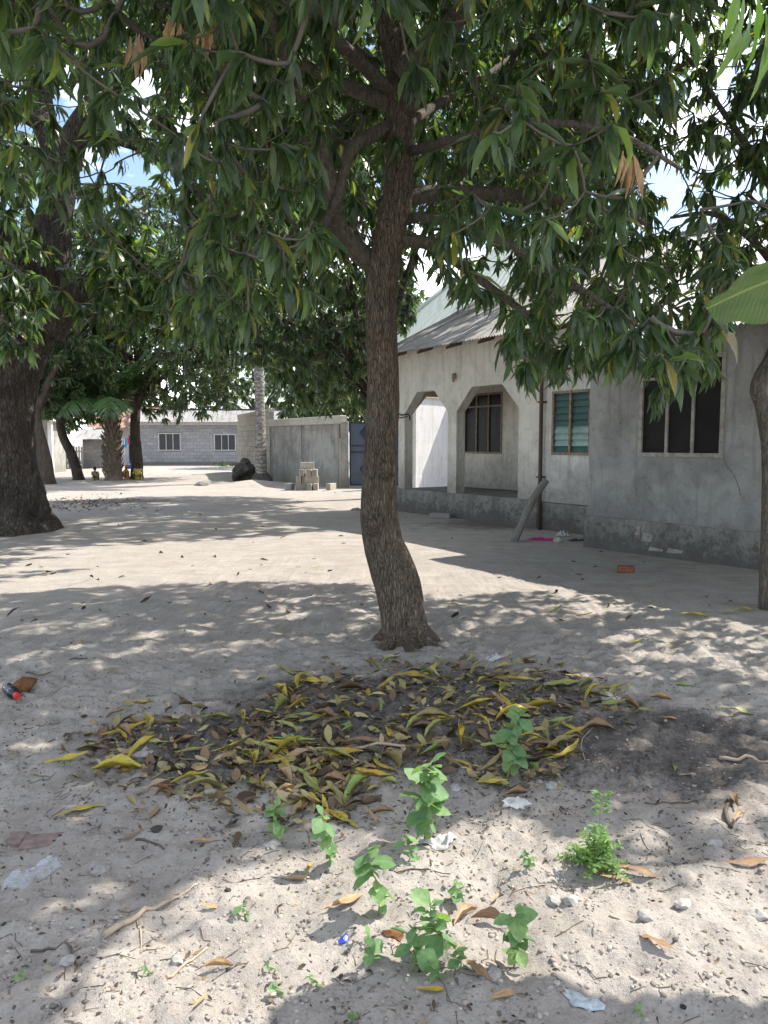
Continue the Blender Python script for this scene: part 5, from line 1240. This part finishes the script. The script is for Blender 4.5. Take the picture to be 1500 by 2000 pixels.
# pebbles and clods
ICO_V = None
bm = bmesh.new(); bmesh.ops.create_icosphere(bm, subdivisions=1, radius=.5); bm.verts.ensure_lookup_table()
ICO_V = np.array([v.co[:] for v in bm.verts]); ICO_F = np.array([[v.index for v in f.verts] for f in bm.faces]); bm.free()
def pebbles(n, lo, hi, name, label, mat):
    P = []
    while len(P) < n:
        x = random.uniform(-60, 1560); y = 1230+800*random.random()
        if random.random() < .2+.8*(vnoise(x*.008, y*.014, 22) > .4): P.append(gnd(x, y))
    P = np.array(P); P[:, 2] = gz(P[:, 0], P[:, 1]); s = lo+(hi-lo)*rng.random(n)**3
    sc = np.stack([s*rng.uniform(.8, 1.4, n), s*rng.uniform(.7, 1.2, n), s*rng.uniform(.4, .75, n)], 1)
    jit = 1+rng.uniform(-.38, .38, (n, len(ICO_V), 1)); a = rng.uniform(0, 6.28, n)
    Rz = np.zeros((n, 3, 3)); Rz[:, 0, 0] = np.cos(a); Rz[:, 0, 1] = -np.sin(a); Rz[:, 1, 0] = np.sin(a); Rz[:, 1, 1] = np.cos(a); Rz[:, 2, 2] = 1
    W = np.einsum('nij,nvj->nvi', Rz, ICO_V[None]*jit*sc[:, None, :])+P[:, None, :]; nv = len(ICO_V)
    F = (ICO_F[None]+(np.arange(n)*nv)[:, None, None]).reshape(-1, 3)
    tag(link(name, np_mesh(name, W.reshape(-1, 3), F, mat, True, np.repeat(rng.random(n), nv))), label, 'pebbles', kind='stuff')
def pebm(name, stops):
    m = NT(name); a = m.n('ShaderNodeAttribute'); a.attribute_name = 'rnd'; m.col(m.ramp(a.outputs['Fac'], stops)); m.rough(.95, .1); return m.m
pebbles(6000, .004, .022, 'sand_clods', 'small clods of sand and crumbs of soil on the ground', pebm('clods', [(0, (.14, .12, .105)), (.25, (.22, .19, .165)), (.5, (.31, .27, .235)), (1, (.40, .35, .305))]))
pebbles(380, .005, .022, 'pebbles', 'small pebbles and charcoal bits on the sand', pebm('pebble_mix', [(0, (.03, .028, .026)), (.4, (.06, .055, .05)), (.6, (.22, .20, .185)), (1, (.38, .355, .32))]))
# twigs
def stick(px0, py0, px1, py1, r_, mat, label, bend=.03, group=None):
    a, b = gp(px0, py0), gp(px1, py1); n = 9; t = np.linspace(0, 1, n)[:, None]
    P = a*(1-t)+b*t; d = np.array([-(b-a)[1], (b-a)[0], 0]); P = P+d*np.sin(np.pi*t)*bend
    P[:, 2] = gz(P[:, 0], P[:, 1])+r_*.9; P += rng.normal(0, r_*.12, P.shape)
    P[:, 2] = np.maximum(P[:, 2], np.mean(P[:, 2])-.01)
    tag(MB().tube(P, np.linspace(r_, r_*.6, n), 7).build('stick', mat), label, 'stick', group)
for q in ((205, 1832, 330, 1762, .011, 'stick_pale', 'thick pale split stick in sun on the sand', .02), (330, 1762, 385, 1728, .004, 'stick_pale', 'thin pale end lying beyond the split stick', .03), (325, 1910, 405, 1852, .005, 'stick_pale', 'thin straight pale stick on the sunlit sand', .02),
          (1405, 1484, 1510, 1488, .010, 'stick_pale', 'flat pale lath on dark soil', .01), (575, 1470, 790, 1462, .010, 'stick_pale', 'grey stick lying through the leaf heap', .03), (1260, 1570, 1380, 1560, .004, 'stick_dark', 'thin dark twig on black soil beside the feathery weed', -.06),
          (1428, 1620, 1440, 1560, .010, 'stick_dark', 'curved bark strip on dark soil', .12), (60, 1860, 150, 1890, .004, 'stick_dark', 'curved root fibre on shaded sand', .22), (95, 1450, 160, 1432, .003, 'stick_dark', 'dark twig on sand beside the thin heap tail', .04), (48, 1425, 118, 1413, .003, 'stick_dark', 'dark twig on sand behind the thin heap tail', .04),
          (1000, 1745, 1120, 1737, .003, 'stick_pale', 'thin pale straw beside the small sprout', .02), (760, 1700, 880, 1712, .003, 'stick_dark', 'dark twig below the white paper scrap', .05), (1150, 1490, 1160, 1420, .003, 'stick_pale', 'upright pale stalk on dark soil', .1), (1190, 1790, 1240, 1805, .004, 'stick_pale', 'short pale twig on sunlit sand', .1),
          (135, 1288, 172, 1286, .004, 'stick_dark', 'dark twig in the light streak behind the bottle', .03), (50, 1313, 90, 1318, .005, 'stick_dark', 'dark twig behind the coconut husk', .02), (265, 1640, 320, 1660, .005, 'stick_dark', 'charred stick on grey sand', .05), (265, 1790, 275, 1865, .003, 'stick_pale', 'thin pale twig near the split stick', .04)):
    stick(q[0], q[1], q[2], q[3], q[4], M[q[5]], q[6], q[7])
# fine twig fibres
def fibres():
    mb = MB()
    for k in range(260):
        x, y = f_all(); a = gp(x, y); L_ = random.uniform(.03, .13); an = random.uniform(0, 6.28); b = a+np.array([math.cos(an)*L_, math.sin(an)*L_, 0])
        t = np.linspace(0, 1, 4)[:, None]; P = a*(1-t)+b*t; P[:, :2] += rng.normal(0, .005, (4, 2)); P[:, 2] = gz(P[:, 0], P[:, 1])+.002
        V, F = tube(P, .0013, 3); mb.add(V, F)
    tag(mb.build('twig_fibres', M['stick_dark']), 'thin dark twig fibres strewn over the sand', 'twigs', kind='stuff')
fibres()
# stones
def stone(px, py, size, mat, label, flat=.6, name='stone', seed=0, cat='stone', sink=.38):
    bm = bmesh.new(); bmesh.ops.create_icosphere(bm, subdivisions=4 if name == 'stump' else 2, radius=.5); r_ = random.Random(seed*31+int(px))
    ox, oy = r_.uniform(0, 50), r_.uniform(0, 50)
    for v in bm.verts:
        c_ = v.co.copy(); k = .5+.85*float(vnoise(c_.x*3.0+ox, c_.y*3.0+c_.z*2.6+oy, 3))+.35*float(vnoise(c_.x*7+ox, c_.y*7+c_.z*7, 4)); v.co = Vector((c_.x*k*1.2, c_.y*k, c_.z*k*flat))*size
    me = bpy.data.meshes.new(name); bm.to_mesh(me); bm.free(); me.materials.append(mat)
    for p in me.polygons: p.use_smooth = size < .03 or name == 'coconut_husk'
    p = gp(px, py); o = link(name, me); o.location = (p[0], p[1], p[2]+size*flat*.5*(1-sink*2)); o.rotation_euler = (0, 0, r_.uniform(0, 6)); tag(o, label, cat); return o
wst = simple('white_stone', (.33, .31, .285), .9, .2, 12, .15, .3)
for px, py, s, mt, lb in ((284, 1474, .07, wst, 'white flat stone in the thin heap tail'), (582, 1552, .06, wst, 'white pebble chunk near the small dull weed'), (1078, 1536, .045, M['stone'], 'grey stone on dark soil by the torn grey paper'), (1055, 1528, .025, M['stone'], 'smallest grey stone next to the grey stone on dark soil'),
                          (530, 1653, .05, wst, 'white stone near the small weeds'), (1083, 1760, .045, wst, 'white shell-like chip on sunlit sand'), (1115, 1760, .05, M['stone'], 'flat grey stone beside the white chip'), (1333, 1768, .05, wst, 'cream stone on sunlit sand'), (1480, 1790, .05, wst, 'white stone on sunlit sand below the bark strip'),
                          (200, 1700, .06, M['stone'], 'flat grey stone near the plastic bag'), (1395, 1650, .05, M['stone'], 'grey lump near the bark strip'), (345, 1888-10, .03, wst, 'white stone chip near the thin straight stick'), (130, 1878, .035, wst, 'white angular chip on sand below the root fibre'), (965, 1905, .035, M['stone'], 'round pebble in the shade of the sprouts'),
                          (890, 1540, .05, M['stone'], 'grey stone beside the tall weed'), (410, 1548, .04, wst, 'pale stone chip below the thin heap tail'), (695, 997, .17, M['block_dark'], 'broken block chunk on sand between trunk and gate'), (305, 1622, .04, M['rock_dark'], 'charred lump on grey sand'), (1260, 1790, .045, wst, 'pale flat chip on sunlit sand'), (770, 1828, .045, M['coir'], 'brown seed husk beside the round-leaved sprout'), (497, 1455, .035, M['coir'], 'reddish seed in the thin heap tail')):
    stone(px, py, s, mt, lb)
stone(1089, 1059, .16, M['stone'], 'pale stone by the magenta cloth', .7)
stone(476, 934, .85, M['rock_dark'], 'dark jagged root stump standing beside the palm foot', 1.0, 'stump', 3, 'stump', .2)
for px, py, s in ((395, 948, .35), (388, 947, .25)): stone(px, py, s, M['block_dark'], 'broken block pieces half buried in far sand', .5, 'rubble', 2, 'rubble')
# red brick piece, sunken bricks, dark blocks at the porch
def brick_at(px, py, l, w_, h, rz, mat, label, name='brick', sink=0.02, tilt=0, cat='brick', group=None):
    p = gp(px, py); mb = MB().box((-l/2, -w_/2, 0), (l/2, w_/2, h)); o = mb.build(name, mat, None, (p[0], p[1], p[2]-sink), bevel=min(.012, h*.15)); o.rotation_euler = (tilt, tilt*.5, rz); tag(o, label, cat, group); return o
brick_at(1222, 1117, .19, .11, .085, -.25, M['red_brick'], 'broken red brick piece on sand before the grey wall', sink=.01)
brick_at(30, 1640, .085, .09, .06, .1, M['old_brick'], 'short broken brick half sunk beside the longer brick', sink=.045)
brick_at(88, 1645, .17, .10, .06, .15, M['old_brick'], 'longer sunken brick beside the short sunken half', sink=.045)
brick_at(862, 1012, .45, .22, .10, -.5, M['block_dark'], 'flat grey block on the ground by the porch wall', 'porch_block', 0, cat='block')
b2 = gp(888, 1010)
for k in range(2):
    o = MB().box((-.22, -.11, 0), (.22, .11, .09)).build('porch_block', M['rock_dark'], None, (b2[0]+.02*k, b2[1]+.12, b2[2]+.09*k), bevel=.012); o.rotation_euler = (0, 0, -.7+.15*k); tag(o, 'blackened %s block stacked against the porch wall' % ('bottom', 'top')[k], 'block')
# leaning weathered log in the ground
a = gp(1005, 1058); lg = [a+np.array([-.03, 0, -.12]), at(1005, 1056, a[1]), at(1020, 1022, a[1]+.03), at(1036, 986, a[1]+.06), at(1052, 958, a[1]+.09), at(1067, 938, a[1]+.12)]
P = spline(lg, 40); V, F = tube(P, np.linspace(.062, .052, 40), 18, .008*(vnoise(np.meshgrid(np.arange(18)/18*6, np.zeros(40))[0], np.linspace(0, 6, 40)[:, None]+np.zeros((40, 18)), 3, 6)-.5))
F = [tuple(f) for f in F]+[tuple(range(len(V)-18, len(V)))]
tag(MB().add(V, F, True).build('leaning_log', M['log']), 'bent grey log stuck in the ground and leaning before the downpipe', 'log')
# rags and bags
def crumple(px, py, l, w_, h, mat, name, label, cat, seed, nx_=22, ny_=16):
    p = gp(px, py); X, Y = np.meshgrid(np.linspace(-.5, .5, nx_), np.linspace(-.5, .5, ny_)); r0 = 1+.35*(vnoise(np.arctan2(Y, X)*2+9, seed*3.1+0*X, seed)-.5)
    X, Y = X*2*np.sqrt(1-(2*Y)**2/2)/2*1.1, Y*2*np.sqrt(1-(2*X)**2/2)/2*1.1
    r0 = r0*(1+.5*(vnoise(X*7+seed*3, Y*7, seed+5)-.5))
    Z = h*(np.abs(vnoise(X*4+seed*7, Y*4, seed)-.5)*1.3+np.abs(vnoise(X*9, Y*9+seed, seed+1)-.5)*.7)*np.clip(1.25-(X**2+Y**2)*4, .05, 1)
    gxx, gyy = X*l*r0, Y*w_*r0; V = np.stack([gxx, gyy, Z+gz(gxx+p[0], gyy+p[1])-p[2]+.004], -1).reshape(-1, 3)
    i = (np.arange(ny_-1)[:, None]*nx_+np.arange(nx_-1)[None]).ravel()
    o = link(name, np_mesh(name, V, np.stack([i, i+1, i+nx_+1, i+nx_], -1), mat)); o.location = p; tag(o, label, cat); return o
crumple(1060, 1054, .50, .26, .06, M['pink'], 'cloth', 'magenta cloth lying at the foot of the downpipe', 'cloth', 4)
crumple(1101, 1047, .2, .16, .12, M['paper'], 'bag', 'crumpled white bag by the whitewashed wall', 'bag', 6)
crumple(1135, 1056, .4, .2, .05, M['bottle_label'], 'rag', 'dark rag at the corner of the grey wall', 'rag', 7)
crumple(90, 1700, .11, .10, .06, M['bag'], 'plastic_bag', 'larger clear plastic bag scrap on the sand', 'plastic bag', 8)
crumple(38, 1722, .085, .08, .05, M['bag'], 'plastic_bag', 'smaller clear plastic scrap half buried beside the bag', 'plastic bag', 9)
crumple(1005, 1572, .11, .05, .03, M['paper'], 'paper', 'torn grey paper under the dark weed', 'paper', 10)
crumple(858, 1655, .14, .08, .045, M['paper'], 'paper', 'crumpled white paper at the foot of the tall weed', 'paper', 11)
crumple(1195, 1362, .11, .07, .03, M['paper'], 'wrapper', 'silvery wrapper at the heap edge facing the slim tree', 'wrapper', 12)
crumple(962, 1285, .1, .06, .04, M['paper'], 'paper', 'white paper scrap behind the leaf heap', 'paper', 14)
crumple(1145, 1960, .10, .05, .015, simple('pale_blue_plastic', (.37, .42, .43), .6, .3, 30), 'plastic_scrap', 'pale blue plastic scrap in sun', 'plastic', 13)
blue = simple('blue_wrapper', (.03, .06, .42), .35, .1); wr = crumple(672, 1838, .032, .028, .012, blue, 'sweet_wrapper', 'tiny blue and white sweet wrapper in the shadow edge', 'wrapper', 15, 8, 7)
wp = crumple(676, 1836, .014, .014, .016, M['paper'], 'white_patch', None, None, 16, 5, 5); wp.parent = wr; wp.location = (.004, 0, .004)
crumple(1010, 1483, .07, .05, .03, simple('foil', (.5, .55, .6), .3), 'foil', 'bluish foil scrap beside the dark weed', 'foil', 17)
# bottle and coconut husk
p0, p1 = gp(14, 1352), gp(40, 1381); d = p1-p0; Lb_ = .20
bo_ = empty('bottle', (p0[0], p0[1], p0[2]+.03), math.atan2(d[1], d[0])); tag(bo_, 'dark plastic drink bottle with red cap lying on the sand', 'bottle')
prof = [(0, .004), (.004, .022), (.01, .028), (.03, .030), (.05, .0285), (.08, .0275), (.105, .030), (.12, .029), (.14, .022), (.155, .014), (.163, .0125), (.17, .0125)]
V, F = tube([(x, 0, 0) for x, r_ in prof], [r_ for x, r_ in prof], 20); MB().add(V, F, True).build('body', M['bottle'], bo_)
V, F = tube([(.055, 0, 0), (.098, 0, 0)], [.0295, .0295], 20); MB().add(V, F, True).build('label_band', M['bottle_label'], bo_)
V, F = tube([(.166, 0, 0), (.167, 0, 0), (.19, 0, 0), (.191, 0, 0)], [.004, .0165, .0165, .002], 20); MB().add(V, F, False).build('cap', M['cap_red'], bo_)
bo_.scale = (1.15, 1.15, 1.15)
ch = stone(43, 1352, .115, M['coir'], 'brown coconut husk beside the dark bottle', .8, 'coconut_husk', 5, 'coconut', .05)

# ---- weeds
def round_leaf(ns=7, w_=.78):
    t = np.linspace(0, 1, ns); V = []; F = []
    hw = .5*w_*np.sin(np.pi*np.clip((t-.12)/.88, 0, 1)**.75)**.75; hw = np.nan_to_num(hw); hw[0] = .012; hw[-1] = .01
    for k in range(ns):
        z = -.12*t[k]**2
        for s in (-1, -.5, 0, .5, 1): V.append((t[k], s*hw[k]*(1+.07*((k % 2)*2-1)*(abs(s) == 1)), z+.18*hw[k]*abs(s)-.02*(abs(s) == .5)))
    for k in range(ns-1):
        for s in range(4): F.append((k*5+s, (k+1)*5+s, (k+1)*5+s+1, k*5+s+1))
    return np.array(V), np.array(F)
WL = np_mesh('leaf', *round_leaf(), M['weed']); WL2 = np_mesh('leaf', *round_leaf(7, .6), M['weed'])
def weed(px, py, hpx, label, nn, lpx, group=None, lean=0.0, spread=1.0):
    p = gp(px, py); sc = p[1]/FPX*1.02; h = hpx*sc; ll = lpx*sc
    root = empty('weed', p); tag(root, label, 'weed', group); lean = random.uniform(-.22, .22)*h; ly = random.uniform(-.12, .12)*h
    P = spline([(0, 0, -.01), (lean*.1+.012, ly*.4, h*.35), (lean*.6-.01, ly*.6, h*.7), (lean, ly, h*.97)], 12)
    MB().tube(P, np.linspace(.004, .0016, 12)*max(.6, min(1.3, h/.25)), 6).build('stem', M['stem'], root)
    nn = int(nn*1.45)
    for k in range(nn):
        t = .16+.84*(k+.5)/nn; q = np.array([np.interp(t, np.linspace(0, 1, 12), P[:, i]) for i in range(3)]); a = k*2.0+random.uniform(-1.1, 1.1)
        L_ = ll*random.uniform(.45, 1.25)*(1 if .25 < t < .92 else .75)*1.15; el = random.uniform(-.7, .55) + (.35 if t > .9 else 0)
        D = np.array([[math.cos(a)*math.cos(el), math.sin(a)*math.cos(el)-.35, math.sin(el)]]); Rm = orient(D, np.array([random.uniform(-.7, .7)]))[0]
        m4 = Matrix.Identity(4)
        for i in range(3):
            for j in range(3): m4[i][j] = Rm[i][j]*L_
            m4[i][3] = q[i]
        o = link('leaf', WL if random.random() < .75 else WL2, root); o.matrix_local = m4
    return root
for a in ((828, 1645, 178, 'tall round-leaved green weed standing in the lower leaf heap', 26, 42), (640, 1695, 112, 'medium weed with pale round leaves between the tall weed and the dull weed', 15, 30), (540, 1640, 74, 'small dull weed at the heap edge near the white stone', 11, 24), (797, 1682, 56, 'little sprout at the foot of the tall weed', 7, 24),
          (738, 1785, 140, 'lanky weed with toothed leaves at its top in sun', 12, 40), (990, 1520, 138, 'dark shaded weed growing among the heap leaves', 20, 34), (858, 1868, 122, 'sunlit weed with big round leaf beside tan leaves', 14, 40), (803, 1895, 98, 'broad-leaved sprout in the shadow edge', 9, 42),
          (716, 1880, 58, 'shaded two-leaved sprout beside the blue wrapper', 6, 32), (1002, 1888, 128, 'sunlit weed with light green toothed leaves', 15, 36), (893, 1893, 46, 'tiny sprout between the broad-leaved sprout and toothed weed', 6, 26), (850, 1912, 38, 'tiny sprout just above the shadowed yellow leaf', 5, 22),
          (1030, 1692, 40, 'tiny sprout beside the feathery weed', 8, 16), (885, 1760, 40, 'small yellowish sprout behind the sunlit weed', 9, 20), (476, 1788, 26, 'tiny light green seedling on sunlit sand by orange leaf', 5, 16), (285, 1905, 22, 'tiny seedling near the thin straight stick', 5, 15), (612, 1925, 24, 'tiny seedling at the shadow edge', 5, 15), (985, 1380+8, 1, None, 0, 0)):
    if a[4]: weed(*a[:6])
for px, py in ((40, 1915), (530, 1900), (545, 1945), (690, 1992), (1245, 1985)): weed(px, py, 20, 'tiny green seedling of a few leaves on loose sand', 4, 15, 'seedlings on loose sand')
# feathery weed
p = gp(1165, 1690); fr0 = empty('weed', p); tag(fr0, 'bright feathery weed with finely cut leaves', 'weed'); sc = p[1]/FPX
pos = []; DD = []; LL = []
MBs = MB()
for k in range(46):
    a = k*2.4; el = random.uniform(.2, 1.45); L_ = random.uniform(45, 105)*sc*(.7+.3*math.sin(el)); n = 15
    t = np.linspace(0, 1, n)[:, None]; d0 = np.array([math.cos(a)*math.cos(el), math.sin(a)*math.cos(el), math.sin(el)]); Pq = d0*t*L_+np.array([0, 0, -.35*L_])*t**2.2*math.cos(el)
    if k % 3 == 0: MBs.tube(Pq, .0012, 4)
    for i in range(3, n):
        for s in (-1, 1):
            sd = np.cross(d0, [0, 0, 1]); sd /= np.linalg.norm(sd)
            for q in range(2): pos.append(Pq[i]); DD.append(d0*.5+sd*s+np.array([0, 0, random.uniform(-.5, .7)])+rng.normal(0, .2, 3)); LL.append(random.uniform(7, 15)*sc)
for (a0, a1, a2) in ((.01, .0, 1.0),):
    Pq = spline([(0, 0, 0), (.005, 0, 70*sc), (.01, 0, 115*sc), (.016, 0, 150*sc)], 12); MBs.tube(Pq, .0016, 5)
    for i in range(7, 12):
        for s in (-1, 1):
            for q in range(5): pos.append(Pq[i]+np.array([s*.004*q, 0, .002*q])); DD.append(np.array([s*1.0, random.uniform(-.5, .5), random.uniform(-.2, .9)])); LL.append(16*sc)
MBs.build('stem', M['stem'], fr0)
pos = np.array(pos); n = len(pos); V, F, A = bake(pos, orient(np.array(DD), rng.normal(0, .6, n)), np.array(LL), np.zeros(n, int), [flat_tpl(.32)], rng.random(n))
tag(link('foliage', np_mesh('foliage', V, F, M['weed_fern'], True, A), fr0), kind='stuff')
# grass tufts by the far house
scatter(500, lambda: (random.gauss(440, 12), random.gauss(909, 1.5)), [flat_tpl(.1)], .15, .4, 'grass_tuft', 'green grass tuft at the foot of the block house', 'grass', M['far_leaf'], .05, 1.2)

# ---- children sitting in the far shade
def person(px, py, hgt, face, ccol, cname, label, hood=None):
    p = gp(px, py); s = hgt/.62
    root = empty('person', p, face); tag(root, label, 'person')
    joints = dict(pel=(0, 0, .10), chest=(0, .03, .32), neck=(0, .01, .41), head=(0, -.01, .50), crown=(0, -.005, .56),
                  lh=(-.07, -.02, .10), lk=(-.10, -.24, .25), la=(-.09, -.26, .04), lt=(-.09, -.34, .02), rh=(.07, -.02, .10), rk=(.11, -.23, .25), ra=(.10, -.26, .04), rt=(.10, -.34, .02),
                  ls=(-.10, .02, .37), le=(-.15, -.08, .25), lw=(-.11, -.22, .27), lf=(-.09, -.27, .26), rs=(.10, .02, .37), re=(.16, -.07, .24), rw=(.12, -.21, .27), rf=(.10, -.26, .26))
    rad = dict(pel=.085, chest=.075, neck=.03, head=.062, crown=.05, lh=.05, lk=.038, la=.024, lt=.018, rh=.05, rk=.038, ra=.024, rt=.018, ls=.035, le=.026, lw=.02, lf=.018, rs=.035, re=.026, rw=.02, rf=.018)
    names = list(joints); ed = [('pel', 'chest'), ('chest', 'neck'), ('neck', 'head'), ('head', 'crown'), ('pel', 'lh'), ('lh', 'lk'), ('lk', 'la'), ('la', 'lt'), ('pel', 'rh'), ('rh', 'rk'), ('rk', 'ra'), ('ra', 'rt'), ('chest', 'ls'), ('ls', 'le'), ('le', 'lw'), ('lw', 'lf'), ('chest', 'rs'), ('rs', 're'), ('re', 'rw'), ('rw', 'rf')]
    me = bpy.data.meshes.new('body'); me.from_pydata([tuple(c_*s for c_ in joints[n]) for n in names], [(names.index(a), names.index(b)) for a, b in ed], [])
    o = link('body', me, root); o.modifiers.new('skin', 'SKIN'); sv = me.skin_vertices[0].data
    for i, n in enumerate(names): sv[i].radius = (rad[n]*s, rad[n]*s); sv[i].use_root = n == 'pel'
    o.modifiers.new('sub', 'SUBSURF').levels = 2; o.modifiers['sub'].render_levels = 2; me.materials.append(M['skin'])
    V, F = tube([(0, .02*s, .02*s), (0, .02*s, .08*s), (0, .02*s, .2*s), (0, .03*s, .33*s), (0, .015*s, .40*s)], [.15*s, .145*s, .12*s, .115*s, .05*s], 16); V[:, 1] *= .85
    mb = MB().add(V, F, True)
    for sx in (-1, 1):
        mb.tube([(sx*.04*s, -.02*s, .12*s), (sx*.09*s, -.14*s, .2*s), (sx*.105*s, -.235*s, .26*s)], [.075*s, .062*s, .05*s], 10); mb.tube([(sx*.09*s, .02*s, .37*s), (sx*.13*s, -.03*s, .31*s)], [.05*s, .045*s], 8)
    mb.build('dress', cloth(cname, ccol), root)
    V, F = tube([(0, .01*s, .44*s), (0, .015*s, .49*s), (0, .012*s, .55*s), (0, .005*s, .6*s), (0, 0, .615*s)], [.045*s, .072*s, .068*s, .04*s, .004], 14)
    if hood: MB().add(V*np.array([1.12, 1.15, 1.0])+np.array([0, .01*s, 0]), F, True).build('headscarf', cloth(cname+'_scarf', hood), root)
    else: MB().add(V+np.array([0, .006*s, .004*s]), F, True).build('hair', M['hair'], root)
person(186, 938, .56, R(30), (.30, .27, .17), 'khaki_cloth', 'child in khaki clothes sitting on the sand between slanting tree and palm')
person(247, 936, .62, R(-70), (.52, .27, .04), 'orange_cloth', 'child in orange dress and headscarf sitting against the stubby palm', (.48, .25, .05))
person(270, 937, .72, R(10), (.50, .40, .12), 'yellow_cloth', 'child in pale yellow dress sitting at the straight dark trunk')
